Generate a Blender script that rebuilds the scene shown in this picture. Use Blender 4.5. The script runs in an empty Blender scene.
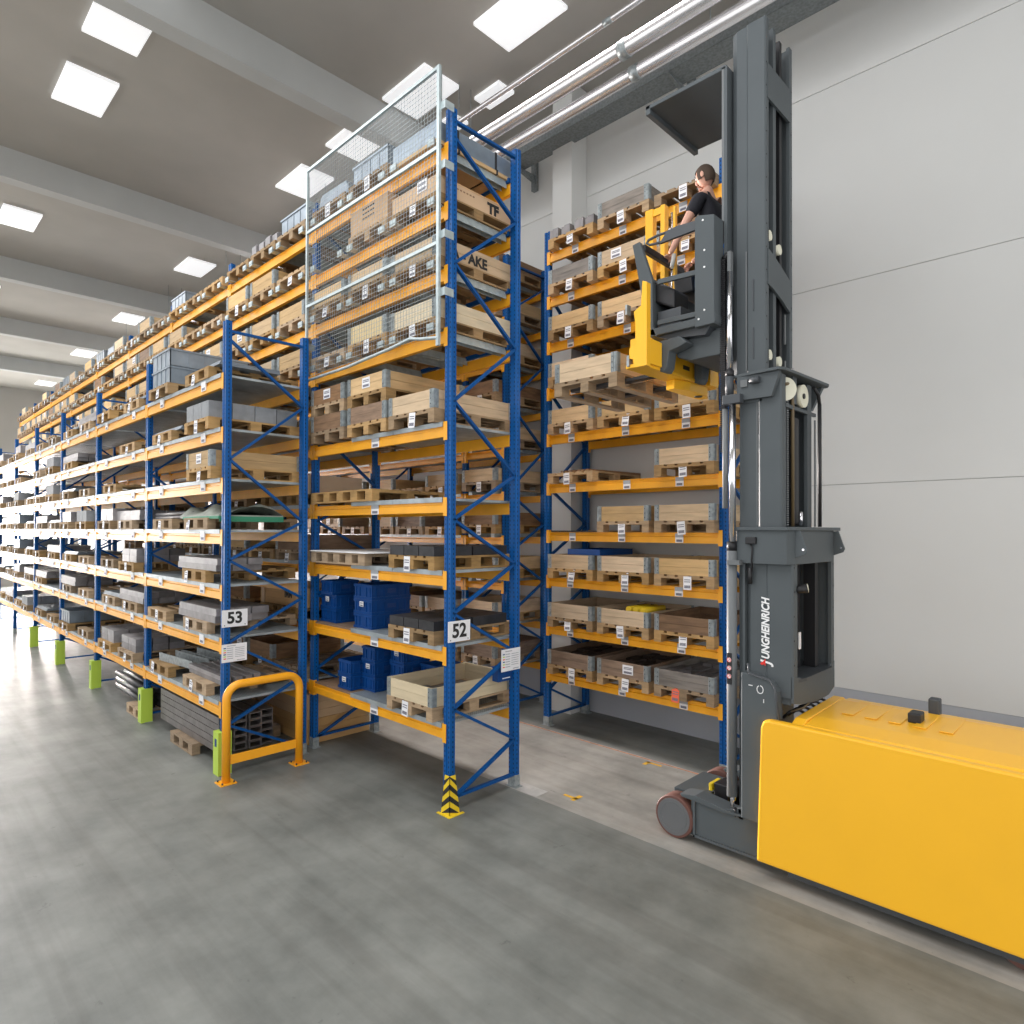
import bpy, bmesh, math, random
from mathutils import Vector, Matrix, Euler
random.seed(7)
PI = math.pi
COL = bpy.context.scene.collection
CAM = Vector((0, 0, 2.85))

# ------------------------------------------------------------------ mesh builder
class MB:
    def __init__(self):
        self.v = []; self.f = []; self.m = []; self.sm = []
    def add(self, vs, fs, mi=0, smooth=False):
        b = len(self.v)
        self.v += [tuple(p) for p in vs]
        for f in fs:
            self.f.append(tuple(b + i for i in f)); self.m.append(mi); self.sm.append(smooth)
        return self
    def box(self, x0, x1, y0, y1, z0, z1, mi=0):
        if x0 > x1: x0, x1 = x1, x0
        if y0 > y1: y0, y1 = y1, y0
        if z0 > z1: z0, z1 = z1, z0
        vs = [(x0,y0,z0),(x1,y0,z0),(x1,y1,z0),(x0,y1,z0),(x0,y0,z1),(x1,y0,z1),(x1,y1,z1),(x0,y1,z1)]
        return self.add(vs, [(0,3,2,1),(4,5,6,7),(0,1,5,4),(1,2,6,5),(2,3,7,6),(3,0,4,7)], mi)
    def bar(self, a, b, w, h, mi=0, up=(0,0,1)):
        a = Vector(a); b = Vector(b); d = (b - a).normalized(); u = Vector(up)
        if abs(d.dot(u)) > .98: u = Vector((1,0,0))
        s = d.cross(u).normalized() * (w/2); t = s.cross(d).normalized() * (h/2)
        vs = [a-s-t, a+s-t, a+s+t, a-s+t, b-s-t, b+s-t, b+s+t, b-s+t]
        return self.add(vs, [(0,1,2,3),(7,6,5,4),(0,4,5,1),(1,5,6,2),(2,6,7,3),(3,7,4,0)], mi)
    def tube(self, pts, r, n=12, mi=0, cap=True):
        pts = [Vector(p) for p in pts]; base = len(self.v)
        prev = None
        for i, p in enumerate(pts):
            if i == 0: d = pts[1] - p
            elif i == len(pts)-1: d = p - pts[i-1]
            else: d = (pts[i+1]-p).normalized() + (p-pts[i-1]).normalized()
            d.normalize()
            if prev is None:
                u = Vector((0,0,1)) if abs(d.z) < .9 else Vector((1,0,0))
                s = d.cross(u).normalized()
            else:
                s = (prev - d*prev.dot(d)).normalized()
            prev = s; t = d.cross(s)
            rr = r[i] if isinstance(r, (list, tuple)) else r
            for k in range(n):
                a = 2*PI*k/n
                self.v.append(tuple(p + s*math.cos(a)*rr + t*math.sin(a)*rr))
        for i in range(len(pts)-1):
            for k in range(n):
                a = base+i*n+k; b = base+i*n+(k+1) % n
                self.f.append((a, b, b+n, a+n)); self.m.append(mi); self.sm.append(True)
        if cap:
            self.f.append(tuple(base+k for k in range(n))[::-1]); self.m.append(mi); self.sm.append(False)
            e = base+(len(pts)-1)*n
            self.f.append(tuple(e+k for k in range(n))); self.m.append(mi); self.sm.append(False)
        return self
    def prism(self, poly, axis, lo, hi, mi=0):
        """poly: 2-D points in the plane normal to axis; x:(y,z) y:(x,z) z:(x,y)"""
        def P(p, c):
            return (c,p[0],p[1]) if axis == 'x' else (p[0],c,p[1]) if axis == 'y' else (p[0],p[1],c)
        n = len(poly)
        vs = [P(p, lo) for p in poly] + [P(p, hi) for p in poly]
        fs = [tuple(range(n)), tuple(range(2*n-1, n-1, -1))] + [(i, i+n, (i+1) % n+n, (i+1) % n) for i in range(n)]
        return self.add(vs, fs, mi)
    def mesh(self, name, mats):
        me = bpy.data.meshes.new(name)
        me.from_pydata(self.v, [], self.f)
        for mt in (mats if isinstance(mats, (list, tuple)) else [mats]): me.materials.append(mt)
        me.polygons.foreach_set('material_index', self.m)
        me.polygons.foreach_set('use_smooth', self.sm)
        bm = bmesh.new(); bm.from_mesh(me); bmesh.ops.recalc_face_normals(bm, faces=bm.faces); bm.to_mesh(me); bm.free()
        me.update()
        return me
    def build(self, name, mats, parent=None, loc=None, bevel=0):
        return mobj(name, self.mesh(name, mats), parent, loc, bevel)

def mobj(name, me, parent=None, loc=None, bevel=0):
    o = bpy.data.objects.new(name, me); COL.objects.link(o)
    if parent is not None: o.parent = parent
    if loc is not None: o.location = loc
    if bevel:
        md = o.modifiers.new('bevel', 'BEVEL'); md.width = bevel; md.segments = 2; md.limit_method = 'ANGLE'; md.angle_limit = .6
    return o
def empty(name, loc=(0,0,0)):
    o = bpy.data.objects.new(name, None); o.empty_display_size = .1; o.location = loc; COL.objects.link(o); return o
def tag(o, label, cat, group=None):
    o['label'] = label; o['category'] = cat
    if group: o['group'] = group
    return o
def struct(o, label=None):
    o['kind'] = 'structure'
    if label: o['label'] = label
    return o
def copy_tree(src, loc, rz=0.0):
    c = src.copy(); COL.objects.link(c); c.location = loc; c.rotation_euler = (0,0,rz)
    for ch in src.children:
        k = ch.copy(); COL.objects.link(k); k.parent = c
        for g in ch.children:
            q = g.copy(); COL.objects.link(q); q.parent = k
    return c

# ------------------------------------------------------------------ materials
def mat(name, col, rough=.5, metal=0.0, noise=0.0, nscale=8.0, stretch=(1,1,1), rnd=0.0, bump=0.0, col2=None, spec=.5, emit=None):
    m = bpy.data.materials.new(name); m.use_nodes = True
    nt = m.node_tree; N = nt.nodes; Lk = nt.links
    b = N['Principled BSDF']
    b.inputs['Base Color'].default_value = (*col, 1); b.inputs['Roughness'].default_value = rough
    b.inputs['Metallic'].default_value = metal; b.inputs['Specular IOR Level'].default_value = spec
    if emit:
        b.inputs['Emission Color'].default_value = (*emit[0], 1); b.inputs['Emission Strength'].default_value = emit[1]
    if noise or bump or rnd:
        tc = N.new('ShaderNodeTexCoord'); mp = N.new('ShaderNodeMapping')
        mp.inputs['Scale'].default_value = stretch
        oi = N.new('ShaderNodeObjectInfo')
        va = N.new('ShaderNodeVectorMath'); va.operation = 'ADD'
        sc = N.new('ShaderNodeMath'); sc.operation = 'MULTIPLY'; sc.inputs[1].default_value = 37.0
        Lk.new(oi.outputs['Random'], sc.inputs[0])
        Lk.new(tc.outputs['Object'], va.inputs[0]); Lk.new(sc.outputs[0], va.inputs[1])
        Lk.new(va.outputs[0], mp.inputs['Vector'])
        nz = N.new('ShaderNodeTexNoise'); nz.inputs['Scale'].default_value = nscale; nz.inputs['Detail'].default_value = 5
        Lk.new(mp.outputs[0], nz.inputs['Vector'])
        rp = N.new('ShaderNodeValToRGB')
        c2 = col2 if col2 else tuple(max(0, c*(1-noise)) for c in col)
        rp.color_ramp.elements[0].position = .32; rp.color_ramp.elements[0].color = (*c2, 1)
        rp.color_ramp.elements[1].position = .62; rp.color_ramp.elements[1].color = (*col, 1)
        Lk.new(nz.outputs['Fac'], rp.inputs[0])
        out = rp.outputs[0]
        if rnd:
            hs = N.new('ShaderNodeHueSaturation')
            mr = N.new('ShaderNodeMapRange'); mr.inputs['To Min'].default_value = 1-rnd; mr.inputs['To Max'].default_value = 1+rnd*.45
            Lk.new(oi.outputs['Random'], mr.inputs['Value']); Lk.new(mr.outputs[0], hs.inputs['Value'])
            m2 = N.new('ShaderNodeMath'); m2.operation = 'MULTIPLY'; m2.inputs[1].default_value = 7.31
            fr = N.new('ShaderNodeMath'); fr.operation = 'FRACT'
            ms = N.new('ShaderNodeMapRange'); ms.inputs['To Min'].default_value = .72; ms.inputs['To Max'].default_value = 1.1
            Lk.new(oi.outputs['Random'], m2.inputs[0]); Lk.new(m2.outputs[0], fr.inputs[0]); Lk.new(fr.outputs[0], ms.inputs['Value']); Lk.new(ms.outputs[0], hs.inputs['Saturation'])
            Lk.new(out, hs.inputs['Color']); out = hs.outputs[0]
        Lk.new(out, b.inputs['Base Color'])
        if bump:
            bp = N.new('ShaderNodeBump'); bp.inputs['Strength'].default_value = bump; bp.inputs['Distance'].default_value = .01
            Lk.new(nz.outputs['Fac'], bp.inputs['Height']); Lk.new(bp.outputs[0], b.inputs['Normal'])
    return m

M = {}
M['orange'] = mat('orange beam paint', (.90,.40,.012), .4, noise=.10, nscale=5)
M['rear_orange'] = M['orange']
M['galv'] = mat('galvanised steel', (.38,.42,.43), .45, .5, noise=.35, nscale=22)
M['galv_light'] = mat('bright galvanised steel', (.46,.53,.54), .45, .4, noise=.2, nscale=14)
M['wood'] = mat('pallet wood', (.43,.27,.118), .8, noise=.35, nscale=4, stretch=(1.2,1.2,6), rnd=.36, bump=.15)
M['pale'] = mat('pale new pine', (.70,.56,.33), .7, noise=.12, nscale=3.5, stretch=(1.0,1.0,7), rnd=.12, bump=.08)
M['pine'] = mat('collar pine', (.62,.415,.20), .72, noise=.20, nscale=3.5, stretch=(1.0,1.0,7), rnd=.30, bump=.08)
M['oldwood'] = mat('weathered brown board', (.27,.155,.08), .8, noise=.35, nscale=4, stretch=(1,1,6), rnd=.2, bump=.2)
M['greywood'] = mat('grey weathered board', (.25,.22,.19), .8, noise=.35, nscale=4, stretch=(1,1,6), rnd=.15, bump=.2)
M['card'] = mat('tan carton board', (.58,.36,.17), .8, noise=.08, nscale=3, rnd=.1)
M['ink'] = mat('black stencil ink', (.02,.02,.02), .7)
M['paper'] = mat('white paper label', (.78,.78,.80), .6)
M['print'] = mat('label print', (.16,.16,.2), .6)
M['redpaper'] = mat('red paper label', (.8,.13,.06), .6)
M['stripgrey'] = mat('grey label holder', (.35,.37,.4), .5)
M['steel'] = mat('grey steel stock', (.31,.295,.30), .5, .3, noise=.3, nscale=6, rnd=.3)
M['steeldark'] = mat('dark steel blocks', (.05,.05,.054), .5, .3, noise=.45, nscale=6, rnd=.3)
M['steelblue'] = mat('blue grey steel sheet', (.25,.30,.35), .4, .4, noise=.25, nscale=5, rnd=.2)
M['concblock'] = mat('light grey cast blocks', (.27,.285,.30), .7, noise=.2, nscale=9, rnd=.22)
M['strap'] = mat('black strap', (.02,.02,.022), .5)
M['bluebox'] = mat('blue plastic', (.002,.052,.22), .45, noise=.15, nscale=6, spec=.3)
M['bluedark'] = mat('blue plastic recess', (.008,.045,.19), .5)
M['green'] = mat('green lime plastic', (.45,.62,.07), .45)
M['tarp'] = mat('grey green tarpaulin', (.36,.39,.34), .6, noise=.45, nscale=6)
M['tarpgreen'] = mat('green tarpaulin edge', (.03,.22,.12), .6)
M['brown'] = mat('dark brown stacked parts', (.06,.04,.03), .7, noise=.5, nscale=10)
M['guard'] = mat('guard rail orange', (.93,.40,.015), .35, noise=.06, nscale=5)
M['hazard_y'] = mat('hazard yellow', (.85,.60,.02), .45, noise=.12, nscale=14)
M['tgrey'] = mat('truck grey paint', (.092,.105,.112), .5, noise=.06, nscale=3, spec=.18)
M['tgrey2'] = mat('truck dark grey plastic', (.055,.062,.07), .5)
M['tlight'] = mat('truck light grey cylinder', (.15,.16,.165), .5, .0, spec=.3)
M['chrome'] = mat('polished rod', (.80,.80,.84), .14, 1)
M['black'] = mat('black plastic', (.012,.012,.014), .5)
M['tyel'] = mat('truck yellow paint', (.96,.50,.022), .3, noise=.03, nscale=2)
M['cream'] = mat('cream pulley plastic', (.72,.70,.56), .5)
M['tyre'] = mat('red brown wheel tread', (.13,.055,.042), .65)
M['hub'] = mat('wheel hub grey', (.14,.145,.15), .45, .2)
M['brass'] = mat('brown hydraulic hose', (.14,.10,.05), .5)
M['white'] = mat('white lettering', (.85,.85,.85), .5)
M['red'] = mat('red lettering', (.75,.03,.02), .5)
M['skin'] = mat('skin', (.62,.34,.25), .55)
M['shirt'] = mat('black shirt', (.012,.012,.018), .85)
M['jeans'] = mat('blue jeans', (.06,.13,.28), .85, noise=.3, nscale=20)
M['hair'] = mat('short brown hair', (.07,.045,.03), .8)
M['glove'] = mat('light grey handle', (.5,.5,.47), .5)
M['pipe'] = mat('shiny pipe cladding', (.78,.76,.77), .22, .75, noise=.06, nscale=3)
M['tray'] = mat('galvanised cable tray', (.27,.30,.31), .5, .4, noise=.3, nscale=30)
M['ceil'] = mat('ceiling concrete', (.44,.42,.385), .85, noise=.08, nscale=1)
M['beamc'] = mat('grey roof girder', (.50,.51,.50), .8, noise=.08, nscale=1)
M['skylight'] = mat('skylight pane', (.9,.9,.9), .5, emit=((.95,.97,1.0), .38))
M['window'] = mat('daylight window pane', (.9,.9,.9), .5, emit=((1,.97,.93), 6))
M['yline'] = mat('yellow floor mark', (.75,.42,.03), .6, noise=.3, nscale=30)
M['oline'] = mat('worn orange floor line', (.60,.22,.09), .7, noise=.5, nscale=25)
M['wline'] = mat('pale floor patch', (.42,.41,.39), .5, noise=.15, nscale=9)

def upright_mat():
    m = mat('blue upright paint', (.002,.088,.31), .42, noise=.12, nscale=4, spec=.25)
    nt = m.node_tree; N = nt.nodes; Lk = nt.links; b = N['Principled BSDF']
    src = b.inputs['Base Color'].links[0].from_socket
    g = N.new('ShaderNodeNewGeometry'); sx = N.new('ShaderNodeSeparateXYZ'); Lk.new(g.outputs['Position'], sx.inputs[0])
    def mth(op, a, c=None):
        n = N.new('ShaderNodeMath'); n.operation = op
        for i, q in enumerate((a, c)):
            if q is None: continue
            if isinstance(q, (int, float)): n.inputs[i].default_value = q
            else: Lk.new(q, n.inputs[i])
        return n.outputs[0]
    tc = N.new('ShaderNodeTexCoord'); so = N.new('ShaderNodeSeparateXYZ'); Lk.new(tc.outputs['Object'], so.inputs[0])
    zz = mth('LESS_THAN', mth('FRACT', mth('MULTIPLY', so.outputs['Z'], 20.0)), .42)
    # post mesh origin = post centre; slots run in two columns on the front and one on the side face
    ax = mth('ABSOLUTE', so.outputs['X']); ay = mth('ABSOLUTE', so.outputs['Y'])
    colx = mth('LESS_THAN', mth('ABSOLUTE', mth('SUBTRACT', ax, .030)), .006)
    coly = mth('LESS_THAN', ay, .006)
    ns = N.new('ShaderNodeSeparateXYZ'); Lk.new(g.outputs['Normal'], ns.inputs[0])
    fy = mth('GREATER_THAN', mth('ABSOLUTE', ns.outputs['Y']), .8); fx = mth('GREATER_THAN', mth('ABSOLUTE', ns.outputs['X']), .8)
    k = mth('MULTIPLY', zz, mth('ADD', mth('MULTIPLY', colx, fy), mth('MULTIPLY', coly, fx)))
    mx = N.new('ShaderNodeMixRGB'); mx.inputs[2].default_value = (.004,.014,.05,1)
    Lk.new(k, mx.inputs[0]); Lk.new(src, mx.inputs[1]); Lk.new(mx.outputs[0], b.inputs['Base Color'])
    return m
M['upright'] = upright_mat()
M['brace'] = mat('blue brace paint', (.002,.072,.26), .42, noise=.1, nscale=4, spec=.25)

def deck_mat():
    m = mat('galvanised grid deck', (.40,.45,.47), .45, .35, noise=.3, nscale=5)
    nt = m.node_tree; N = nt.nodes; Lk = nt.links; b = N['Principled BSDF']
    src = b.inputs['Base Color'].links[0].from_socket
    tc = N.new('ShaderNodeTexCoord')
    v = N.new('ShaderNodeTexVoronoi'); v.inputs['Scale'].default_value = 34; v.inputs['Randomness'].default_value = 0
    Lk.new(tc.outputs['Object'], v.inputs['Vector'])
    lt = N.new('ShaderNodeMath'); lt.operation = 'LESS_THAN'; lt.inputs[1].default_value = .3; Lk.new(v.outputs['Distance'], lt.inputs[0])
    g = N.new('ShaderNodeNewGeometry'); s = N.new('ShaderNodeSeparateXYZ'); Lk.new(g.outputs['Normal'], s.inputs[0])
    a = N.new('ShaderNodeMath'); a.operation = 'ABSOLUTE'; Lk.new(s.outputs['Z'], a.inputs[0])
    q = N.new('ShaderNodeMath'); q.operation = 'MULTIPLY'; Lk.new(lt.outputs[0], q.inputs[0]); Lk.new(a.outputs[0], q.inputs[1])
    mx = N.new('ShaderNodeMixRGB'); mx.inputs[2].default_value = (.10,.12,.125,1); Lk.new(q.outputs[0], mx.inputs[0]); Lk.new(src, mx.inputs[1])
    Lk.new(mx.outputs[0], b.inputs['Base Color'])
    return m
M['deck'] = deck_mat()

def floor_mat():
    m = bpy.data.materials.new('sealed concrete floor'); m.use_nodes = True
    nt = m.node_tree; N = nt.nodes; Lk = nt.links; b = N['Principled BSDF']
    tc = N.new('ShaderNodeTexCoord')
    def noise(sc, stretch=(1,1,1), det=6, rough=.6):
        mp = N.new('ShaderNodeMapping'); mp.inputs['Scale'].default_value = stretch; Lk.new(tc.outputs['Object'], mp.inputs[0])
        n = N.new('ShaderNodeTexNoise'); n.inputs['Scale'].default_value = sc; n.inputs['Detail'].default_value = det; n.inputs['Roughness'].default_value = rough
        Lk.new(mp.outputs[0], n.inputs['Vector']); return n.outputs['Fac']
    r1 = N.new('ShaderNodeValToRGB'); r1.color_ramp.elements[0].position = .3; r1.color_ramp.elements[1].position = .7
    r1.color_ramp.elements[0].color = (.118,.126,.116,1); r1.color_ramp.elements[1].color = (.232,.240,.222,1)
    Lk.new(noise(1.3, (1,1,1), 8, .62), r1.inputs[0])
    # tyre rubbings along the aisles (x) and dark scuffs
    r2 = N.new('ShaderNodeValToRGB'); r2.color_ramp.elements[0].position = .36; r2.color_ramp.elements[1].position = .52
    r2.color_ramp.elements[0].color = (.70,.68,.67,1); r2.color_ramp.elements[1].color = (1,1,1,1)
    Lk.new(noise(2.2, (.10,2.2,1), 5), r2.inputs[0])
    mu = N.new('ShaderNodeMixRGB'); mu.blend_type = 'MULTIPLY'; mu.inputs[0].default_value = .5
    Lk.new(r1.outputs[0], mu.inputs[1]); Lk.new(r2.outputs[0], mu.inputs[2])
    r3 = N.new('ShaderNodeValToRGB'); r3.color_ramp.elements[0].position = .30; r3.color_ramp.elements[1].position = .36
    r3.color_ramp.elements[0].color = (.6,.6,.6,1); r3.color_ramp.elements[1].color = (1,1,1,1)
    Lk.new(noise(5.5, (1,1,1), 7, .7), r3.inputs[0])
    mv = N.new('ShaderNodeMixRGB'); mv.blend_type = 'MULTIPLY'; mv.inputs[0].default_value = .8
    Lk.new(mu.outputs[0], mv.inputs[1]); Lk.new(r3.outputs[0], mv.inputs[2])
    # aisle strip painted paler, standing in for the light that falls along it
    sp = N.new('ShaderNodeSeparateXYZ'); Lk.new(tc.outputs['Object'], sp.inputs[0])
    def cmp(op, th):
        n = N.new('ShaderNodeMath'); n.operation = op; n.inputs[1].default_value = th; Lk.new(sp.outputs['Y'], n.inputs[0]); return n.outputs[0]
    mm = N.new('ShaderNodeMath'); mm.operation = 'MULTIPLY'; Lk.new(cmp('GREATER_THAN', 5.12), mm.inputs[0]); Lk.new(cmp('LESS_THAN', 7.0), mm.inputs[1])
    mw = N.new('ShaderNodeMixRGB'); mw.blend_type = 'MULTIPLY'; Lk.new(mm.outputs[0], mw.inputs[0]); Lk.new(mv.outputs[0], mw.inputs[1]); mw.inputs[2].default_value = (1.75,1.62,1.60,1)
    Lk.new(mw.outputs[0], b.inputs['Base Color'])
    rr = N.new('ShaderNodeMapRange'); rr.inputs['To Min'].default_value = .36; rr.inputs['To Max'].default_value = .62; Lk.new(noise(1.7), rr.inputs['Value'])
    Lk.new(rr.outputs[0], b.inputs['Roughness'])
    return m
M['floor'] = floor_mat()
M['wall'] = mat('white wall panels', (.66,.665,.65), .7, noise=.05, nscale=.6)
M['wall2'] = mat('beige grey panels', (.40,.38,.35), .8, noise=.06, nscale=.6)
M['plinth'] = mat('grey concrete plinth', (.40,.42,.46), .7, noise=.08, nscale=1.2)
M['seam'] = mat('panel joint', (.45,.45,.44), .9)
M['hollow'] = mat('dark hollow steel', (.24,.22,.215), .38, .5, noise=.3, nscale=6)

# ------------------------------------------------------------------ the hall
struct(MB().box(-40, 8, -9, 8.6, -.2, 0).build('floor', M['floor']))
w = MB()
zs = [1.0, 3.405, 5.80, 8.2, 9.9]
for a, c in zip(zs[:-1], zs[1:]): w.box(-40, 8, 8.20, 8.4, a+.004, c-.004)
w.box(-40, 8, 8.212, 8.4, 1.0, 9.9, 1)
w.box(-40, 8, 8.195, 8.4, 0, 1.0, 2)
struct(w.build('wall_back', [M['wall'], M['seam'], M['plinth']]))
p = MB().box(-6.70, -6.31, 7.81, 8.194, 0, 9.89)
struct(p.build('trim_1', M['wall']), 'white concrete pilaster on the back wall')
wl = MB()
wl.box(-40.2, -40, -9, 8.4, 0, .4).box(-40.2, -40, -9, 8.4, 6.5, 9.9).box(-40.2, -40, -9, -7, .4, 6.5).box(-40.2, -40, 8.0, 8.4, .4, 6.5)
struct(wl.build('wall_left', M['wall2']))
wf = MB().box(-40.12, -40.08, -7, 8.0, .4, 6.5, 0)
wn = wf.build('window_1', M['window']); struct(wn)
fr = MB()
for y in [-7+1.5*i for i in range(11)]: fr.box(-40.08, -40.0, y-.04, y+.04, .4, 6.5)
for z in (.45, 3.4, 6.45): fr.box(-40.08, -40.0, -7, 8, z-.05, z+.05)
fo = fr.build('window_frame', M['tgrey'], wn)
# roof: slab, girders, skylights
CZ = 9.9
struct(MB().box(-40, 8, -9, 8.6, CZ, CZ+.25).build('ceiling', M['ceil']))
g = 1
for x in (-33, -27, -21, -15, -9, -3, 3):
    g += 1; struct(MB().prism([(-9,CZ),(-9,CZ-.55),(8.15,CZ-.55),(8.15,CZ)], 'x', x-.14, x+.14).build('trim_%d' % (g+1), M['beamc']), 'grey roof girder across the hall')
k = 1
for x in (-9.6, -8.5, -7.4):
    k += 1; struct(MB().box(x-.28, x+.28, 7.0, 7.35, CZ-.05, CZ-.001).build('window_%d' % k, M['skylight']), 'small white light panel in the ceiling beside the back wall')
for x in (-37.5,-30, -24, -18, -12, -10.0, -8.2, -6, 0):
    for y in (-5.5, -1.5, 2.5, 6.3):
        k += 1; struct(MB().box(x-.55, x+.55, y-.35, y+.35, CZ-.05, CZ-.001).build('window_%d' % k, M['skylight']), 'square white light panel in the ceiling')
# suspended reflector tubes and pipe above the aisle, and cable tray on wall brackets
def aisle_pipe(y, z, r, label, x0=-26, x1=2, name='ceiling_pipe'):
    e = empty(name, (x1, y, z))
    MB().tube([(x0-x1,0,0),(0,0,0)], r, 16).build('pipe_body', M['pipe'], e)
    for i in range(7):
        xx = -x1-24+i*4.1
        MB().tube([(xx,0,r*.9),(xx,0,CZ-z)], .006, 6).build('hanger', M['galv'], e)
    for i in range(5):
        xx = -x1-21+i*5.5
        MB().tube([(xx-.06,0,0),(xx+.06,0,0)], r*1.12, 16).build('clamp', M['galv'], e)
    return tag(e, label, 'pipe', 'pipes hung under the ceiling')
aisle_pipe(6.6, 8.78, .10, 'thick silver pipe hung over the aisle, between thin pipe and cable tray')
aisle_pipe(6.85, 8.62, .085, 'silver pipe hung over the aisle, nearest to the cable tray')
aisle_pipe(6.25, 8.93, .035, 'thin silver pipe hung over the aisle, farthest from the cable tray')
tr = empty('cable_tray', (0, 7.7, 8.95))
t = MB(); X0, X1 = -26, 3
t.box(X0, X1, -.18, .18, -.005, 0); t.box(X0, X1, -.185, -.175, -.005, .11); t.box(X0, X1, .175, .185, -.005, .11)
t.box(X0, X1, -.185, -.15, .108, .113)
t.build('tray_body', M['tray'], tr)
for x in (-7.40, -4.45, -1.5, 1.4, -10.3, -13.2, -16.1):
    br = MB(); br.prism([(-.22,-.005),(.42,-.005),(.42,-.12),(.36,-.12)], 'x', x-.02, x+.02); br.box(x-.05, x+.05, .42, .494, -.26, .40)
    br.build('wall_bracket', M['tray'], tr)
tag(tr, 'long grey perforated cable tray on brackets high on the back wall', 'cable tray')

# ------------------------------------------------------------------ racks
ORD = ['first','second','third','fourth','fifth','sixth','seventh','eighth','ninth','tenth','eleventh']
class Rack:
    def __init__(self, label, X, Y, D, P, n, pitch_list=None):
        self.X, self.Y, self.D, self.P, self.n = X, Y, D, P, n
        self.e = tag(empty('pallet_rack', (X, Y, 0)), label, 'pallet rack')
        self.parts = []
        self.xs = [X - i*P for i in range(n+1)] if pitch_list is None else [X - d for d in pitch_list]   # right faces of posts
    def part(self, name, m, fn, at, label=None, bevel=0):
        d = (Vector(at) - CAM).length
        self.parts.append((name, m, fn, d, label, bevel, at))
    def flush(self, cap=90):
        names = {}
        for p in self.parts: names.setdefault(p[0], []).append(p)
        off = Vector((self.X, self.Y, 0))
        for nm, ps in names.items():
            ps.sort(key=lambda q: q[3])
            for q in ps[:cap]:
                c = Vector(q[6]); mb = MB(); q[2](mb)
                mb.v = [(v[0]-c.x, v[1]-c.y, v[2]) for v in mb.v]
                o = mb.build(nm, q[1], self.e, (c.x-off.x, c.y-off.y, 0))
                if q[4]: o['label'] = q[4]
            rest = ps[cap:]
            if rest:
                mb = MB(); c = Vector(rest[0][6])
                for q in rest: q[2](mb)
                mb.v = [(v[0]-c.x, v[1]-c.y, v[2]) for v in mb.v]
                o = mb.build(nm, rest[0][1], self.e, (c.x-off.x, c.y-off.y, 0)); o['kind'] = 'stuff'
    def post(self, xr, front, top, nolip=False):
        Y, D = self.Y, self.D
        y0, y1 = (Y, Y+.075) if front else (Y+D-.075, Y+D)
        cx, cy = xr-.05, (y0+y1)/2
        def fn(mb):
            # folded omega section with a recessed channel in the aisle face
            s = -1 if front else 1
            pr = [(-.05,-.0375),(-.016,-.0375),(-.010,-.026),(.010,-.026),(.016,-.0375),(.05,-.0375),(.05,.006),(.040,.014),(.040,.0375),(-.040,.0375),(-.040,.014),(-.05,.006)]
            pr = [(cx+a, cy + (b if front else -b)) for a, b in pr]
            if not front: pr = pr[::-1]
            mb.prism(pr, 'z', .006, top)
        self.part('upright', M['upright'], fn, (cx, cy, 0))
        self.part('foot_plate', M['galv'], lambda mb: mb.box(cx-.075, cx+.085, cy-.055, cy+.055, 0, .008).box(cx-.052, cx+.054, cy-.042, cy+.042, .006, .13), (cx, cy, 0))
    def frame(self, i, top, nodes, start_front=True, top2=None):
        xr = self.xs[i]; cx = xr-.05; Y, D = self.Y, self.D
        self.post(xr, True, top); self.post(xr, False, top2 or top)
        yf, yr = Y+.055, Y+D-.055
        def br(a, b):
            def fn(mb):
                mb.bar((cx+.02, a[0], a[1]), (cx+.02, b[0], b[1]), .028, .042, up=(1,0,0))
            self.part('brace', M['brace'], fn, (cx, (a[0]+b[0])/2, 0))
        ys = [yf, yr] if start_front else [yr, yf]
        pts = [(ys[k % 2], z) for k, z in enumerate(nodes)]
        for a, b in zip(pts[:-1], pts[1:]): br(a, b)
        br((yf, nodes[0]+.02), (yr, nodes[0]+.02)); br((yf, top-.12), (yr, top-.12))
    def beam(self, i, z, front=True, h=.125):
        """front or rear beam of bay i with top at z"""
        x1 = self.xs[i]-.1; x0 = self.xs[i+1]; Y, D = self.Y, self.D
        yo = Y-.004 if front else Y+D+.004; s = 1 if front else -1
        def fn(mb):
            pr = [(yo, z-h),(yo, z-h*.42),(yo+s*.012, z-h*.36),(yo+s*.012, z-.012),(yo+s*.0, z-.006),(yo+s*.0, z),(yo+s*.05, z),(yo+s*.05, z-h)]
            mb.prism(pr, 'x', x0+.012, x1-.012)
            for a, b in ((x0-.045, x0+.012), (x1-.012, x1+.045)):
                mb.box(a, b, yo-s*.005, yo-s*.0005, z-.16, z+.03)
                mb.box(x0 if b < x0+.02 else x1-.012, x0+.012 if b < x0+.02 else x1, yo-s*.003, yo+s*.04, z-.16, z+.03)
        self.part('beam' if front else 'rear_beam', M['orange'], fn, ((x0+x1)/2, yo, 0))
    def deck(self, i, z, a=0.0, b=1.0, gap=True):
        x1 = self.xs[i]-.1; x0 = self.xs[i+1]; L = x1-x0; Y, D = self.Y, self.D
        xa, xb = x0+.02+a*(L-.04), x0+.02+b*(L-.04); n = max(1, round((xb-xa)/.7)); st = (xb-xa)/n
        def fn(mb):
            for k in range(n):
                p, q = xa+k*st+.003, xa+(k+1)*st-.003
                mb.box(p, q, Y-.008, Y+D+.0, z-.0, z+.028); mb.box(p, q, Y-.014, Y-.008, z-.018, z+.033)
        self.part('deck_panel', M['deck'], fn, ((x0+x1)/2, Y+.3, 0))
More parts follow.
